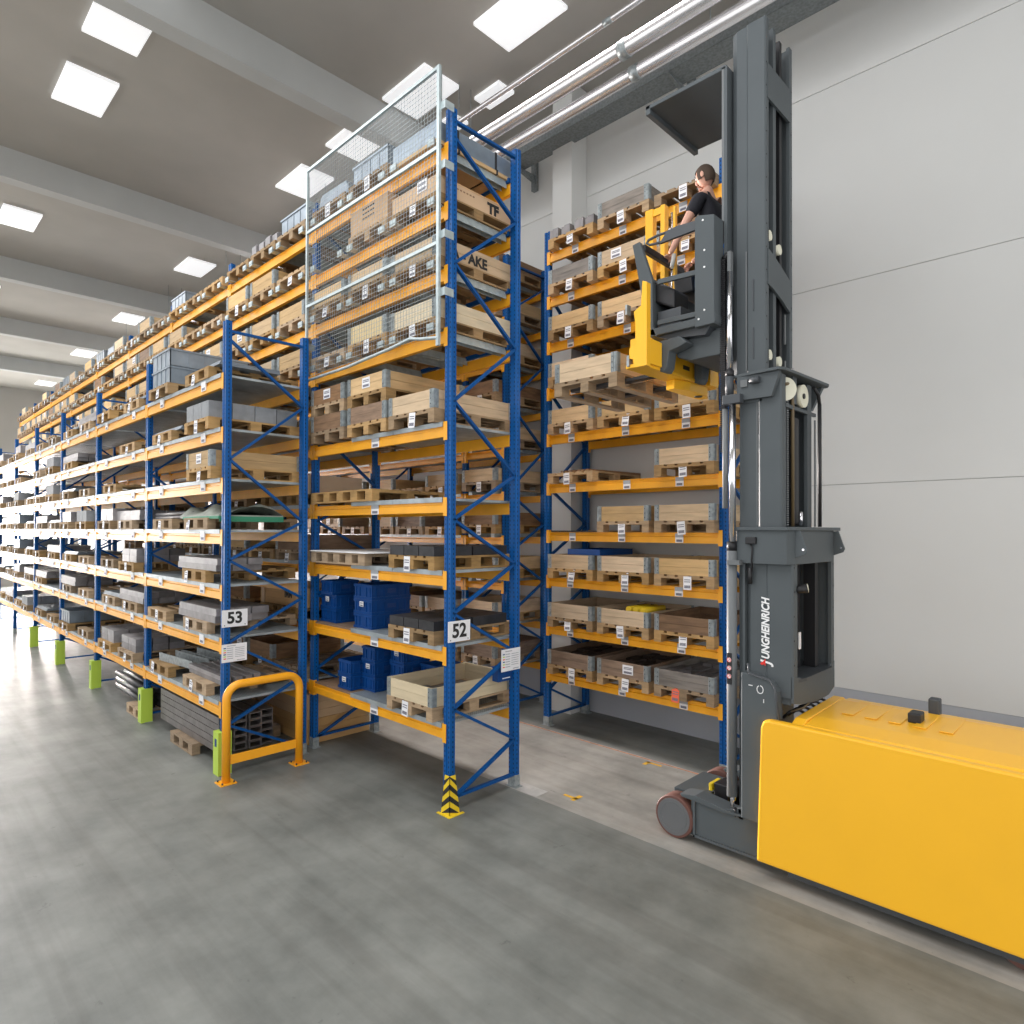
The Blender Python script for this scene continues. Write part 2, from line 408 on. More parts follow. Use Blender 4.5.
    def cross(self, i, z, slots=(0,1,2)):
        x1 = self.xs[i]-.1; x0 = self.xs[i+1]; Y, D = self.Y, self.D; L = x1-x0; pw = L/3
        for s in slots:
            for sx in (-1, 1):
                cx = x0 + (s+.5)*pw + sx*.33
                def fn(mb, cx=cx):
                    mb.box(cx-.045, cx+.045, Y-.02, Y+D+.02, z+.023, z+.029)
                    mb.box(cx-.045, cx-.038, Y+.06, Y+D-.06, z-.05, z+.023); mb.box(cx+.038, cx+.045, Y+.06, Y+D-.06, z-.05, z+.023)
                    mb.box(cx-.055, cx+.055, Y-.115, Y-.098, z-.0, z+.075); mb.box(cx-.055, cx+.055, Y-.115, Y+.0, z+.021, z+.029)
                self.part('cross_support', M['galv_light'], fn, (cx, Y, 0))
    def blabel(self, i, z, fr, w=.1, two=False):
        x1 = self.xs[i]-.1; x0 = self.xs[i+1]; cx = x0+fr*(x1-x0); Y = self.Y
        def fn(mb):
            yo = Y-.0042
            mb.box(cx-w/2, cx+w/2, yo-.003-(.009 if two else 0), yo, z-.125, z-.06, 1); mb.box(cx-w/2, cx+w/2, yo-.004-(.009 if two else 0), yo, z-.06, z-.01, 1 if two else 0)
            mb.box(cx-w*.36, cx+w*.36, yo-.0035-(.009 if two else 0), yo-.003, z-.115, z-.085, 2)
        self.part('location_label', [M['stripgrey'], M['paper'], M['print']], fn, (cx, Y, 0))
    def slot(self, i, s, n=3):
        if self.e['label'].startswith('tall single'): return self.xs[1] + .475 + s*.878
        x1 = self.xs[i]-.1; x0 = self.xs[i+1]; return x0 + (s+.5)*(x1-x0)/n

# ------------------------------------------------------------------ load carriers
TRASH = []
def make_pallet(w, d, short=True):
    """w along x (front), d along y; skids run along y when short else along x"""
    mb = MB()
    if short:
        W, Dp = w, d
    else:
        W, Dp = d, w
    def bx(x0,x1,y0,y1,z0,z1):
        if short: mb.box(x0,x1,y0,y1,z0,z1)
        else: mb.box(y0, y1, x0+W/2, x1+W/2, z0, z1)      # swap axes
    yo = 0 if short else -Dp/2
    cw = .1
    xs = [-W/2, -cw/2, W/2-cw]
    for x in xs:
        bx(x, x+cw, yo, yo+Dp, 0, .022)
        for y in (0, Dp/2-.07, Dp-.14): bx(x+(.0 if x > -.1 else 0), x+cw, yo+y+.002, yo+y+.138, .022, .1)
    for y in (0, Dp/2-.07, Dp-.14): bx(-W/2, W/2, yo+y, yo+y+.14, .1, .122)
    bw = .14 if W > .7 else .11
    ks = [-W/2, -W/2+(W-bw)/4, -bw/2, W/2-bw-(W-bw)/4, W/2-bw]
    for i, x in enumerate(ks):
        ww = bw if i % 2 == 0 else bw*.75
        bx(x+(bw-ww)/2, x+(bw-ww)/2+ww, yo, yo+Dp, .122, .144)
    return mb.mesh('wooden_pallet', M['wood'])
PW, PD = .80, 1.17
ME_P = make_pallet(PW, PD)
ME_PL = make_pallet(.80, 1.17, short=False)     # long side to the aisle: x 1.17, y .81
def collar_mesh(m, w=.78, d=1.15, h=.195, t=.02):
    mb = MB()
    for z0, z1 in ((0, h*.49), (h*.505, h)):
        mb.box(-w/2, w/2, 0, t, z0, z1); mb.box(-w/2, w/2, d-t, d, z0, z1)
        mb.box(-w/2, -w/2+t, t, d-t, z0, z1); mb.box(w/2-t, w/2, t, d-t, z0, z1)
    return mb.mesh('pallet_collar', m)
CM = {k: collar_mesh(M[k]) for k in ('pine', 'oldwood', 'greywood', 'pale')}
CML = {k: collar_mesh(M[k], 1.15, .78) for k in ('pine', 'oldwood', 'greywood')}
def hinge_mesh(sx, sy, w=.78, d=1.15, h=.195):
    mb = MB(); x = sx*w/2; y = 0 if sy < 0 else d
    o = .004
    mb.box(x-sx*.06, x+sx*o, y+sy*.0005, y+sy*o, .004, h+.004)
    mb.box(x+sx*.0005, x+sx*o, y-sy*.06, y+sy*.0, .004, h+.004)
    for k in (.012, .034, .054):
        mb.box(x-sx*(k-.005), x-sx*(k+.004), y+sy*o, y+sy*(o+.006), .008, h+.002)
        mb.box(x+sx*o, x+sx*(o+.006), y-sy*(k-.005), y-sy*(k+.004), .008, h+.002)
    for zz in (.045, .10, .155): mb.box(x-sx*.048, x-sx*.040, y+sy*o, y+sy*(o+.005), zz-.006, zz+.006, 1)
    mb.box(x-sx*.018, x-sx*.004, y+sy*.0005, y+sy*o, -.035, .01); mb.box(x-sx*.058, x-sx*.044, y+sy*.0005, y+sy*o, -.035, .01)
    mb.box(x+sx*.0005, x+sx*o, y-sy*.056, y-sy*.040, -.035, .01)
    return mb.mesh('hinge', [M['galv'], M['steeldark']])
HM = [hinge_mesh(a, b) for a in (-1, 1) for b in (-1, 1)]
HML = [hinge_mesh(a, b, 1.15, .78) for a in (-1, 1) for b in (-1, 1)]
def paper_mesh(m='paper', w=.095, h=.16):
    mb = MB(); mb.box(-w/2, w/2, -.004, -.001, -h/2, h/2, 0)
    for z in (.25, .1, -.2, -.27, -.34): mb.box(-w*.38, w*.38, -.005, -.004, z*h-.006, z*h+.004, 1)
    return mb.mesh('paper_label', [M[m], M['print']])
ME_TAG = paper_mesh(w=.105, h=.16); ME_TAGR = paper_mesh('redpaper', .1, .17); ME_SHEET = paper_mesh('paper', .16, .12)

def pallet(x, yf, z, long=False, tagx=0.0, label='', red=False, notag=False, oy=0.0):
    o = mobj('wooden_pallet', ME_PL if long else ME_P, None, (x, yf+oy, z))
    if not notag and not (z > 4.8 and yf < 5 and x < -7.8 and random.random() < .7):
        t = mobj('paper_label', ME_TAGR if red else ME_TAG, o, (tagx, 0, .055))
        t.rotation_euler = (random.uniform(-.12, .02), random.uniform(-.08,.08), 0)
        if red: t['label'] = 'red paper label'
    return tag(o, label, 'pallet', 'wooden pallets in the racks')
def collar(x, yf, z, kind='pine', long=False, label='', hinges=True, sheet=None):
    o = mobj('pallet_collar', (CML if long else CM)[kind], None, (x, yf+.005, z))
    for i, h in enumerate(HML if long else HM):
        if hinges or i in (0, 2, 3): mobj('hinge', h, o)
    if sheet is not None:
        mobj('paper_label', ME_SHEET, o, (sheet, -.002, .11))
    return tag(o, label, 'pallet collar', 'pallet collars in the racks')

KIND = {'pale':'pale new pine', 'pine':'light pine', 'oldwood':'dark brown wooden', 'greywood':'grey weathered'}
def piece(name, mb_or_me, m, loc, label, cat, group=None, rz=0, bevel=0):
    me = mb_or_me if isinstance(mb_or_me, bpy.types.Mesh) else mb_or_me.mesh(name, m)
    o = mobj(name, me, None, loc, bevel); o.rotation_euler = (0,0,rz)
    return tag(o, label, cat, group)

# prototype pieces of stock
ME_BLOCK = MB().box(-.118,.118,-.138,.138,0,.20).mesh('cast_block', M['concblock'])
ME_DBLOCK = MB().box(-.125,.125,-.26,.26,0,.10).mesh('steel_block', M['steeldark'])
ME_SBLOCK = MB().box(-.18,.18,-.11,.11,0,.10).mesh('steel_block', M['steel'])
ME_BAR = MB().box(-.65,.65,-.09,.09,0,.075).mesh('steel_bar', M['steel'])
ME_DBAR = MB().box(-.62,.62,-.105,.105,0,.085).mesh('steel_bar', M['steel'])
def sheet_me():
    mb = MB()
    for k in range(3):
        a = .012*((k*7) % 3); mb.box(-.56+a,.57-a*.5,-.37+a,.40,.0+.018*k,.0155+.018*k)
    return mb.mesh('steel_sheet_stack', M['steelblue'])
ME_SHEETS = sheet_me()
def crate_me():
    mb = MB(); w, d, h, t = .36, .54, .24, .012
    mb.box(-w,w,-d,-d+t,0,h).box(-w,w,d-t,d,0,h).box(-w,-w+t,-d,d,0,h).box(w-t,w,-d,d,0,h).box(-w,w,-d,d,0,.01)
    mb.box(-w-.012,w+.012,-d-.012,-d+t,h-.025,h).box(-w-.012,w+.012,d-t,d+.012,h-.025,h).box(-w-.012,-w+t,-d,d,h-.025,h).box(w-t,w+.012,-d,d,h-.025,h)
    for x in (-.18, 0, .18): mb.box(x-.006,x+.006,-d-.006,-d,0,h-.02).box(x-.006,x+.006,d,d+.006,0,h-.02)
    for y in (-.3,-.1,.1,.3): mb.box(w,w+.006,y-.006,y+.006,0,h-.02)
    return mb.mesh('steel_crate', M['steelblue'])
ME_CRATE = crate_me()
def tubes_me():
    mb = MB()
    for r in range(4):
        for c in range(4):
            x = -.33+c*.165; z = .045+r*.085
            mb.prism([(x-.078,z-.04),(x+.078,z-.04),(x+.078,z+.04),(x-.078,z+.04)], 'y', 0, .001)
    return mb
def hollow_bar_me(L=2.1):
    """rectangular hollow section lying along x, open ends"""
    mb = MB(); a, b, t = .075, .04, .008
    mb.box(-L/2,L/2,-a,a,-b,-b+t).box(-L/2,L/2,-a,a,b-t,b).box(-L/2,L/2,-a,-a+t,-b+t,b-t).box(-L/2,L/2,a-t,a,-b+t,b-t)
    return mb.mesh('hollow_steel_bar', M['hollow'])
ME_HOLLOW = hollow_bar_me()
ME_CARTON = None
def blue_crate_me(w=.395, d=.295, h=.178):
    mb = MB(); t = .006; x, y = w/2, d/2
    mb.box(-x+.01,x-.01,-y+.01,-y+.01+t,.0,h).box(-x+.01,x-.01,y-.01-t,y-.01,0,h).box(-x+.01,-x+.01+t,-y+.01,y-.01,0,h).box(x-.01-t,x-.01,-y+.01,y-.01,0,h).box(-x+.01,x-.01,-y+.01,y-.01,0,.008)
    for z in (.0, h-.035):
        for s in (-1, 1):
            mb.box(-x, x, s*y, s*(y-.012), z, z+.03); mb.box(s*x, s*(x-.012), -y, y, z, z+.03)
    for s in (-1,1):
        for q in (-.75,-.35,.35,.75):
            mb.box(q*x-.006,q*x+.006,s*y,s*(y-.01),.03,h-.03); mb.box(s*x,s*(x-.01),q*y-.006,q*y+.006,.03,h-.03)
        mb.box(-.06,.06,s*(y-.0075),s*(y-.002),.07,.12,1)
    return mb.mesh('blue_plastic_crate', [M['bluebox'], M['paper'] if False else M['bluedark']])
ME_BLUE = blue_crate_me(); ME_BLUEL = blue_crate_me(.575, .395, .178); ME_BLUET = blue_crate_me(.395, .295, .28)

def load(kind, x, yf, z, where, long=False, oy=0.0, hinges=True):
    """puts one load on a shelf; returns nothing. where is the phrase that says which"""
    yp = yf - .085 + oy if not long else yf - .03 + oy
    T = lambda a: a + ' ' + where
    if kind is None: return
    if kind.startswith('collar'):
        wd = {'collar':'pine', 'collar_o':'oldwood', 'collar_g':'greywood', 'collar_p':'pale'}.get(kind.split(':')[0], 'pine')
        pallet(x, yp, z, long, random.uniform(-.06,.06), T('pallet with %s collar,' % KIND[wd]))
        collar(x, yp, z+.145, wd, long, T('%s collar' % KIND[wd]), hinges, sheet=(random.uniform(-.2,.2) if random.random() < .22 else None))
        return
    if kind == 'double':
        for k, h in enumerate(('lower', 'upper')):
            wd = 'oldwood' if random.random() < .5 else 'pine'
            pallet(x, yp, z+k*.342, long, 0, T('%s pallet of two stacked,' % h), notag=True)
            collar(x, yp, z+.145+k*.342, wd, long, T('%s %s collar,' % (h, KIND[wd])), sheet=.0 if k else None)
        return
    if kind == 'bare':
        pallet(x, yp, z, long, 0, T('bare wooden pallet')); return
    if kind == 'crate':
        pallet(x, yp, z, long, 0, T('pallet under steel crate,'))
        piece('steel_crate', ME_CRATE, None, (x, yp+.585, z+.145), T('grey ribbed steel crate'), 'crate', 'steel crates in the racks'); return
    if kind == 'blocks':
        pallet(x, yp, z, long, 0, T('pallet under grey blocks,'))
        cols, rows = 3, 4
        n = 0
        for c in range(cols):
            for r in range(rows):
                xx = x + (c-(cols-1)/2)*.245; yy = yp + .155 + r*.286
                piece('cast_block', ME_BLOCK, None, (xx, yy, z+.145), T('light grey cast block'), 'block', 'grey cast blocks ' + where)
        return
    if kind == 'sblocks':
        pallet(x, yp, z, long, 0, T('pallet under steel blocks,'))
        for c in range(2):
            for r in range(3):
                for q in range(2):
                    piece('steel_block', ME_SBLOCK, None, (x+(c-.5)*.375, yp+.16+r*.24, z+.145+q*.101), T('grey steel block'), 'steel block', 'grey steel blocks ' + where)
        return
    if kind in ('bars', 'dbars'):
        pallet(x, yp, z, long, -.25 if long else 0, T('pallet under steel bars,'))
        me = ME_BAR if kind == 'bars' else ME_DBAR; dz = .076 if kind == 'bars' else .086; dy = .19 if kind == 'bars' else .22
        for r in range(3):
            for q in range(2):
                piece('steel_bar', me, None, (x+.03*((r+q) % 2)-.05, yp+.14+r*dy, z+.145+q*dz), T('long grey steel bar'), 'steel bar', 'long steel bars ' + where)
        return
    if kind == 'sheets':
        pallet(x, yp, z, long, -.1, T('pallet under steel sheets,'))
        piece('steel_sheet', ME_SHEETS, None, (x, yp+.43, z+.145), T('blue grey steel sheets'), 'steel sheet', 'steel sheets in the racks')
        return
    if kind == 'bundle':
        pallet(x, yp, z, long, 0, T('pallet under wrapped bundle,'))
        o = empty('wrapped_bundle', (x, yp+.55, z+.145))
        MB().prism([(-.34,0),(.34,0),(.36,.12),(.30,.21),(-.28,.23),(-.36,.11)], 'y', -.48, .48).build('wrapping', M['steelblue'], o, bevel=.02)
        for y in (-.25,.25): MB().prism([(-.345,0),(.345,0),(.366,.121),(.305,.216),(-.284,.236),(-.366,.112)], 'y', y-.012, y+.012).build('strap', M['strap'], o)
        tag(o, T('grey strapped bundle'), 'bundle', 'wrapped bundles in the racks'); return
    if kind == 'case':
        o = empty('grey_case', (x, yp, z))
        MB().box(-.40,.40,0,1.16,0,.04).build('base_board', M['pine'], o)
        MB().box(-.38,.38,.01,1.15,.04,.25).build('case_body', M['steelblue'], o, bevel=.01)
        for y in (.3,.86): MB().box(-.385,.385,y-.014,y+.014,.04,.255).box(-.405,.405,y-.012,y+.012,-.0,.05).build('strap', M['strap'], o)
        tag(o, T('long grey case with two black straps,'), 'case'); return
    if kind == 'small4':
        pallet(x, yp, z, long, 0, T('pallet under small castings,'))
        for i, (a, b) in enumerate(((-.30,.09),(-.10,.11),(.15,.09),(.31,.12),(.1,.7))):
            mb = MB().box(-.075,.075,-.08,.08,0,.12).box(-.05,.05,-.05,.05,.12,.15)
            piece('steel_casting', mb, M['steel'], (x+a, yp+b, z+.145), T('small grey casting,'), 'casting', 'small castings ' + where)
        return

# ---- row 52 (behind), row 53 (in front), wall rack, far rack
N52 = [.12,.53,1.03,1.5,2.0,2.48,2.96,3.46,4.17,4.88,5.58,6.3,6.87]
R52 = Rack('tall blue pallet rack with orange beams, its end post carrying sign 52', -4.955, 4.214, 1.013, 2.744, 9)
L52 = [.855,1.635,2.405,3.155,3.93,4.89,5.53,6.18,6.79]
for i in range(10): R52.frame(i, 7.16, N52, True, 7.13 if i == 0 else None)
for i in range(9):
    for k, z in enumerate(L52):
        if i > 3 and k < 4: continue
        R52.beam(i, z); 
        if i < 6: R52.beam(i, z, False)
        if k < 5:
            if i == 0: R52.deck(i, z, .34, 1.0)
            elif i < 4: R52.deck(i, z, 0, 1)
        elif i < 7: R52.cross(i, z)
    if i == 0:
        for z in L52[:5]: R52.blabel(i, z, .53, .15)
# blue back stops inside the rear beams of the end bay
for z in L52[5:]:
    R52.part('back_stop', M['brace'], lambda mb, z=z: mb.bar((R52.xs[1]+.02, R52.Y+R52.D-.06, z+.03), (R52.xs[0]-.12, R52.Y+R52.D-.06, z+.03), .03, .05), (R52.xs[0]-1.3, R52.Y+1, 0), 'blue back stop rail')
# chipboard sheet on the three lower shelves beside the grid deck
for z in (.855, 1.635, 2.405):
    R52.part('board_panel', M['oldwood'], lambda mb, z=z: mb.box(R52.xs[1]+.04, R52.xs[1]+.92, R52.Y-.0, R52.Y+R52.D, z+.001, z+.022), (R52.xs[1]+.5, R52.Y+.5, 0), 'brown wooden shelf board')
# wire mesh guard on the upper front of the end bay
def mesh_guard():
    e = empty('wire_mesh_guard', (-7.70, 4.08, 4.78))
    H = 2.75; W = 2.715
    f = MB()
    f.box(0,.03,-.015,.015,.0,H); f.box(W-.04,W,-.015,.015,-.08,H)
    for z in (.96, 1.92, H-.02): f.box(.03,W-.04,-.015,.015,z-.017,z+.017)
    f.build('side_frame', M['galv_light'], e)
    b = MB(); b.tube([(.02,0,.0),(1.0,-.01,-.0),(1.9,-.04,.03),(2.30,-.05,.06),(2.45,-.03,.03),(W-.02,0,.0)], .018, 8)
    b.build('bottom_rail', M['galv_light'], e)
    m = MB(); n = int(W/.05)
    for i in range(1, n): x = i*W/n; m.bar((x,.0,.03),(x,0,H-.02), .0030, .0030)
    n = int(H/.05)
    for i in range(1, n): z = i*H/n; m.bar((.03,-.003,z),(W-.03,-.003,z), .0030, .0030)
    mo = m.build('wire_mesh', M['galv'], e)
    for z in (.42,1.0,1.7,2.3):
        k = MB().box(W-.03,W+.06,.015,.021,z,z+.08).box(W+.054,W+.06,.021,.134,z,z+.08); k.build('fixing_bracket', M['galv_light'], e)
        k = MB().box(-.03,.03,.015,.021,z,z+.08).box(-.03,-.024,.021,.134,z,z+.08); k.build('fixing_bracket', M['galv_light'], e)
    tag(e, 'galvanised wire mesh guard over the upper front of rack 52 end bay', 'mesh guard')
mesh_guard()
R52.flush()

N53 = [.10,.56,.98,1.52,1.98,2.49,2.95,3.68,4.41,5.09]
R53 = Rack('blue pallet rack with orange beams and steel decks, its end post carrying sign 53', -7.60, 3.015, 1.047, 2.86, 6)
L53 = [.80,1.55,2.17,2.82,3.43,4.03,4.67]
for i in range(7): R53.frame(i, 5.31, N53, False)
for i in range(6):
    for z in L53:
        R53.beam(i, z, h=.14); R53.beam(i, z, False); R53.deck(i, z)
        if i < 4:
            R53.blabel(i, z+.02, .24, .14, True); R53.blabel(i, z+.02, .80, .14, True)
R53.flush()

LR = [.80,1.475,2.17,2.83,3.525,4.235,4.91,5.585,6.255,6.91]
RW = Rack('tall single bay rack with orange beams standing against the white wall', -6.165, 7.124, .97, 2.74, 1, [0, 2.70])
RW.X = -3.47; RW.xs = [-3.43, -6.165]; RW.e.location = (RW.X, RW.Y, 0)
for i in range(2): RW.frame(i, 7.25, N52, False)
for k, z in enumerate(LR):
    RW.beam(0, z, h=.13); RW.beam(0, z, False, h=.115)
    for f in (.17, .5, .82): RW.blabel(0, z, f + random.uniform(-.02,.02), .11)
RW.flush()

LF = [.64,1.32,2.02,2.74,3.43,4.13,4.82,5.50,6.18,6.84]
RF = Rack('far blue rack standing along the white wall beyond the pilaster', -7.04, 7.124, .97, 2.744, 5, [0,.95,3.69,6.43,9.17,11.9])
for i in range(6): RF.frame(i, 7.18, N52, False)
for i in range(5):
    for z in LF:
        RF.beam(i, z, h=.11); RF.beam(i, z, False, h=.11)
        if i > 0: RF.deck(i, z)
for z in LF:
    for cx in (-7.33,-7.86):
        RF.part('cross_support', M['galv_light'], lambda mb, z=z, cx=cx: mb.box(cx-.04,cx+.04,RF.Y-.02,RF.Y+RF.D+.02,z+.001,z+.06), (cx, RF.Y, 0))
RF.flush()

# ------------------------------------------------------------------ loads
BAY = ['end bay', 'second bay', 'third bay', 'fourth bay', 'fifth bay', 'sixth bay', 'seventh bay', 'eighth bay', 'ninth bay']
POS3 = ['left slot', 'middle slot', 'right slot']; POS2 = ['left slot', 'right slot']
def wh(level, rack, bay, pos): return '%s shelf of %s, %s, %s' % (ORD[level], rack, BAY[bay], pos)

# row 52, end bay
up = {8: ['bundle','crate','case'], 7: [None,None,'collar'], 6: ['collar','collar','collar'], 5: ['bare','collar_p','collar_p']}
for k, ks in up.items():
    for s, kd in enumerate(ks):
        if k == 7 and s == 2: continue
        if s == 2 and k in (5, 6):
            zz = L52[k]+.031; wd = 'pine' if k == 6 else 'pale'
            o = pallet(R52.slot(0, s), R52.Y-.085, zz, label='low ' + 'wooden pallet ' + wh(k, 'rack 52', 0, POS3[s])); o.scale = (1,1,.8)
            collar(R52.slot(0, s), R52.Y-.085, zz+.117, wd, label='light pine collar ' + wh(k, 'rack 52', 0, POS3[s])); continue
        load(kd, R52.slot(0, s), R52.Y, L52[k]+.031, wh(k, 'rack 52', 0, POS3[s]))
# level 8 middle: printed carton, right: long plywood box marked TF
def text(body, size, m, parent, loc, rot, name='lettering', extrude=.001, sx=1.0, off=0.0):
    me = text_mesh(body, size, m, extrude, off, 'CENTER', 0)
    o = mobj(name, me, parent, loc); o.rotation_euler = rot; o.scale = (sx,1,1)
    return o
def text_mesh(body, size, m, extrude, off, align, shear):
    c = bpy.data.curves.new('t', 'FONT'); c.body = body; c.size = size; c.extrude = extrude; c.offset = off; c.shear = shear
    c.align_x = align; c.align_y = 'CENTER' if align == 'CENTER' else 'TOP_BASELINE'
    t = bpy.data.objects.new('t', c); COL.objects.link(t)
    me = bpy.data.meshes.new_from_object(t.evaluated_get(bpy.context.evaluated_depsgraph_get())); me.name = 'lettering'
    bpy.data.objects.remove(t); me.materials.clear(); me.materials.append(m)
    return me
ROTX = (PI/2, 0, PI/2)      # faces +x
ROTY = (PI/2, 0, 0)         # faces -y
def carton(x, yf, z, w, d, h, label, lines=False, m='card'):
    o = empty('carton', (x, yf, z))
    MB().box(-w/2,w/2,0,d,0,h).build('box_body', M[m], o, bevel=.004)
    mb = MB().box(-w/2-.003,-w/2+.02,-.003,d+.003,h-.012,h+.003).box(w/2-.02,w/2+.003,-.003,d+.003,h-.012,h+.003)
    mb.build('lid_edge', M[m], o)
    if lines:
        lb = MB()
        for r in range(3):
            for q in range(7): lb.box(-.12+q*.035, -.12+q*.035+.026, -.003, -.001, h*.45+r*.055, h*.45+r*.055+.02)
        lb.build('printed_lines', M['ink'], o)
    return tag(o, label, 'carton')
zc = L52[7]+.031
xm, xr = R52.slot(0,1), R52.slot(0,2)
pallet(xm, R52.Y-.085, zc, label='wooden pallet under the printed carton, eighth shelf of rack 52, end bay, middle slot', notag=True)
carton(xm, R52.Y-.06, zc+.145, .76, 1.05, .30, 'tan carton with printed black lines behind the wire mesh', True)
pallet(xr, R52.Y-.085, zc, label='wooden pallet under the box marked TF, eighth shelf of rack 52').scale = (1,1,.8)
bx = carton(xr, R52.Y-.075, zc+.116, .78, 1.13, .175, 'tan plywood box lettered TF on rack 52 end bay, eighth shelf')
mobj('paper_label', ME_SHEET, bx, (.15, -.003, .13))
text('TF', .155, M['ink'], bx, (.392, .80, .075), ROTX, 'stencil_lettering', off=.009)
mb = MB()
for q in range(8): mb.box(.390,.3925,.18+q*.045,.205+q*.045,.11,.125)
mb.build('printed_lines', M['oldwood'], bx)
# the box lettered AKE: stencil on the side board of the collar of level 7 right
for o in list(COL.objects):
    if o.get('label') == 'light pine collar ' + wh(6, 'rack 52', 0, 'right slot'):
        text('A - AKE', .15, M['ink'], o, (.394, .46, .075), ROTX, 'stencil_lettering', off=.006)
        o['label'] = 'tan collar stencilled AKE on seventh shelf of rack 52 end bay'
# lower end bay
xl, xm, xr = [R52.slot(0, s) for s in range(3)]
Y5 = R52.Y
load('double', xl, Y5, L52[4]+.03, wh(4, 'rack 52', 0, POS3[0])); load('double', xm, Y5, L52[4]+.03, wh(4, 'rack 52', 0, POS3[1]))
load('collar', xr-.03, Y5, L52[4]+.03, wh(4, 'rack 52', 0, POS3[2]))
def flat_pallet(x, y, z, w, d, label):
    """long flat pallet with closed deck"""
    mb = MB()
    for yy in (0, d/2-.05, d-.1):
        mb.box(-w/2, w/2, yy, yy+.1, 0, .02)
        for q in range(5): mb.box(-w/2+q*(w-.14)/4, -w/2+q*(w-.14)/4+.14, yy, yy+.1, .02, .10)
    for q in range(5): mb.box(-w/2+q*(w-.14)/4, -w/2+q*(w-.14)/4+.14, 0, d, .10, .12)
    n = 8
    for q in range(n): mb.box(-w/2, w/2, q*d/n+.004, (q+1)*d/n-.004, .12, .14)
    return tag(mb.build('wooden_pallet', M['wood'], None, (x, y, z)), label, 'pallet', 'wooden pallets in the racks')
flat_pallet(-6.95, Y5-.08, L52[3]+.03, 1.4, 1.1, 'long flat empty pallet on fourth shelf of rack 52 end bay')
flat_pallet(-7.02, Y5-.08, L52[2]+.03, 1.25, 1.1, 'wide pallet under a white sheet, third shelf of rack 52 end bay')
piece('white_sheet', MB().box(-.62,.72,-.02,1.1,0,.012), M['white'], (-7.02, Y5-.08, L52[2]+.172), 'glossy white sheet lying on a pallet, third shelf of rack 52', 'sheet', None)
for lev, nx, nz in ((2, 3, 1), (1, 3, 1)):
    zz = L52[lev]+.03
    nm = ('third', 'second')[2-lev]
    pallet(xr-.05, Y5-.06, zz, label='wooden pallet under dark steel blocks, %s shelf of rack 52 end bay' % nm, tagx=-.06)
    for c in range(3):
        for r in range(2):
            if lev == 1 and r == 0 and c == 0: dxx = -.02
            piece('steel_block', ME_DBLOCK, None, (xr-.05+(c-1)*.262, Y5+.21+r*.54, zz+.145+0), 'dark steel block on the %s shelf of rack 52 end bay' % nm, 'steel block', 'dark steel blocks on rack 52, %s shelf' % nm)
# open pine box on the first shelf, with sheets lying in it
zz = L52[0]+.03
pallet(xr-.06, Y5-.07, zz, label='wooden pallet under the open pale box, first shelf of rack 52 end bay', tagx=-.06)
collar(xr-.06, Y5-.07, zz+.145, 'pale', label='open pale pine collar box on first shelf of rack 52 end bay')
piece('steel_sheet', MB().box(-.2,.36,-.3,.35,0,.04).box(-.34,.1,-.45,-.05,0,.025), M['steel'], (xr-.06, Y5+.5, zz+.15), 'flat grey steel pieces inside the open box, rack 52 first shelf', 'steel sheet')
# blue plastic crates
def blues(spec, z, name):
    for (x, y, n, me, rz) in spec:
        h = .281 if me is ME_BLUET else .179
        for k in range(n):
            o = piece('plastic_crate', me, None, (x, y, z+k*h), 'blue crate, %s in stack %s' % (('bottom','second','third')[k], name), 'plastic crate', 'blue crates ' + name, rz)
            if (k + int(x*10)) % 2 == 0:
                t = mobj('paper_label', ME_SHEET, o, (0, -me_front(me), .12)) if not rz else mobj('paper_label', ME_SHEET, o, (-(.3 if me is ME_BLUEL else .2), 0, .12)); t.scale = (.5,1,.5); t.rotation_euler = (0,0,-PI/2 if rz else 0)
def me_front(me): return .2 if me is ME_BLUEL else .15
zb = L52[1]+.024
blues([(-7.50, Y5+.38, 2, ME_BLUEL, PI/2)], zb, 'in the left corner of rack 52 second shelf')
blues([(-7.50, Y5+.26, 1, ME_BLUE, PI/2)], zb+.359, 'topmost on the left pile of rack 52 second shelf')
blues([(-6.70, Y5+.38, 3, ME_BLUEL, PI/2)], zb, 'beside the dark blocks on rack 52 second shelf')
zb = L52[0]+.03
blues([(-7.02, Y5+.24, 2, ME_BLUE, PI/2)], zb, 'lowest front one on rack 52 first shelf')
blues([(-6.74, Y5+.40, 3, ME_BLUE, PI/2)], zb, 'tallest front one on rack 52 first shelf')
blues([(-6.40, Y5+.58, 3, ME_BLUE, PI/2)], zb, 'middle one on rack 52 first shelf')
blues([(-6.08, Y5+.80, 2, ME_BLUE, PI/2)], zb, 'behind the open pine box on rack 52 first shelf')
blues([(-6.90, Y5+.80, 3, ME_BLUE, 0)], zb, 'rearmost one on rack 52 first shelf')

# row 52 beyond the end bay: upper shelves
rnd = random.Random(21)
for i in range(1, 9):
    for k in range(5, 9):
        for s in range(3):
            r = rnd.random()
            if i == 1 and k == 8: kd = ['bare','small4','crate'][s]
            elif i == 1 and k == 7: kd = ['collar','collar','bare'][s]
            elif i == 1 and k == 6: kd = ['collar','collar','collar'][s]
            elif k == 8: kd = 'collar' if r < .4 else 'collar_o' if r < .5 else 'bare' if r < .8 else 'bundle' if r < .9 else 'crate'
            else: kd = 'collar' if r < .66 else 'collar_o' if r < .73 else 'bare' if r < .9 else 'bundle'
            if kd == 'small4' and i > 2: kd = 'bare'
            load(kd, R52.slot(i, s)+rnd.uniform(-.012,.012), R52.Y, L52[k]+.031, wh(k, 'rack 52', i, POS3[s]), hinges=i < 4)
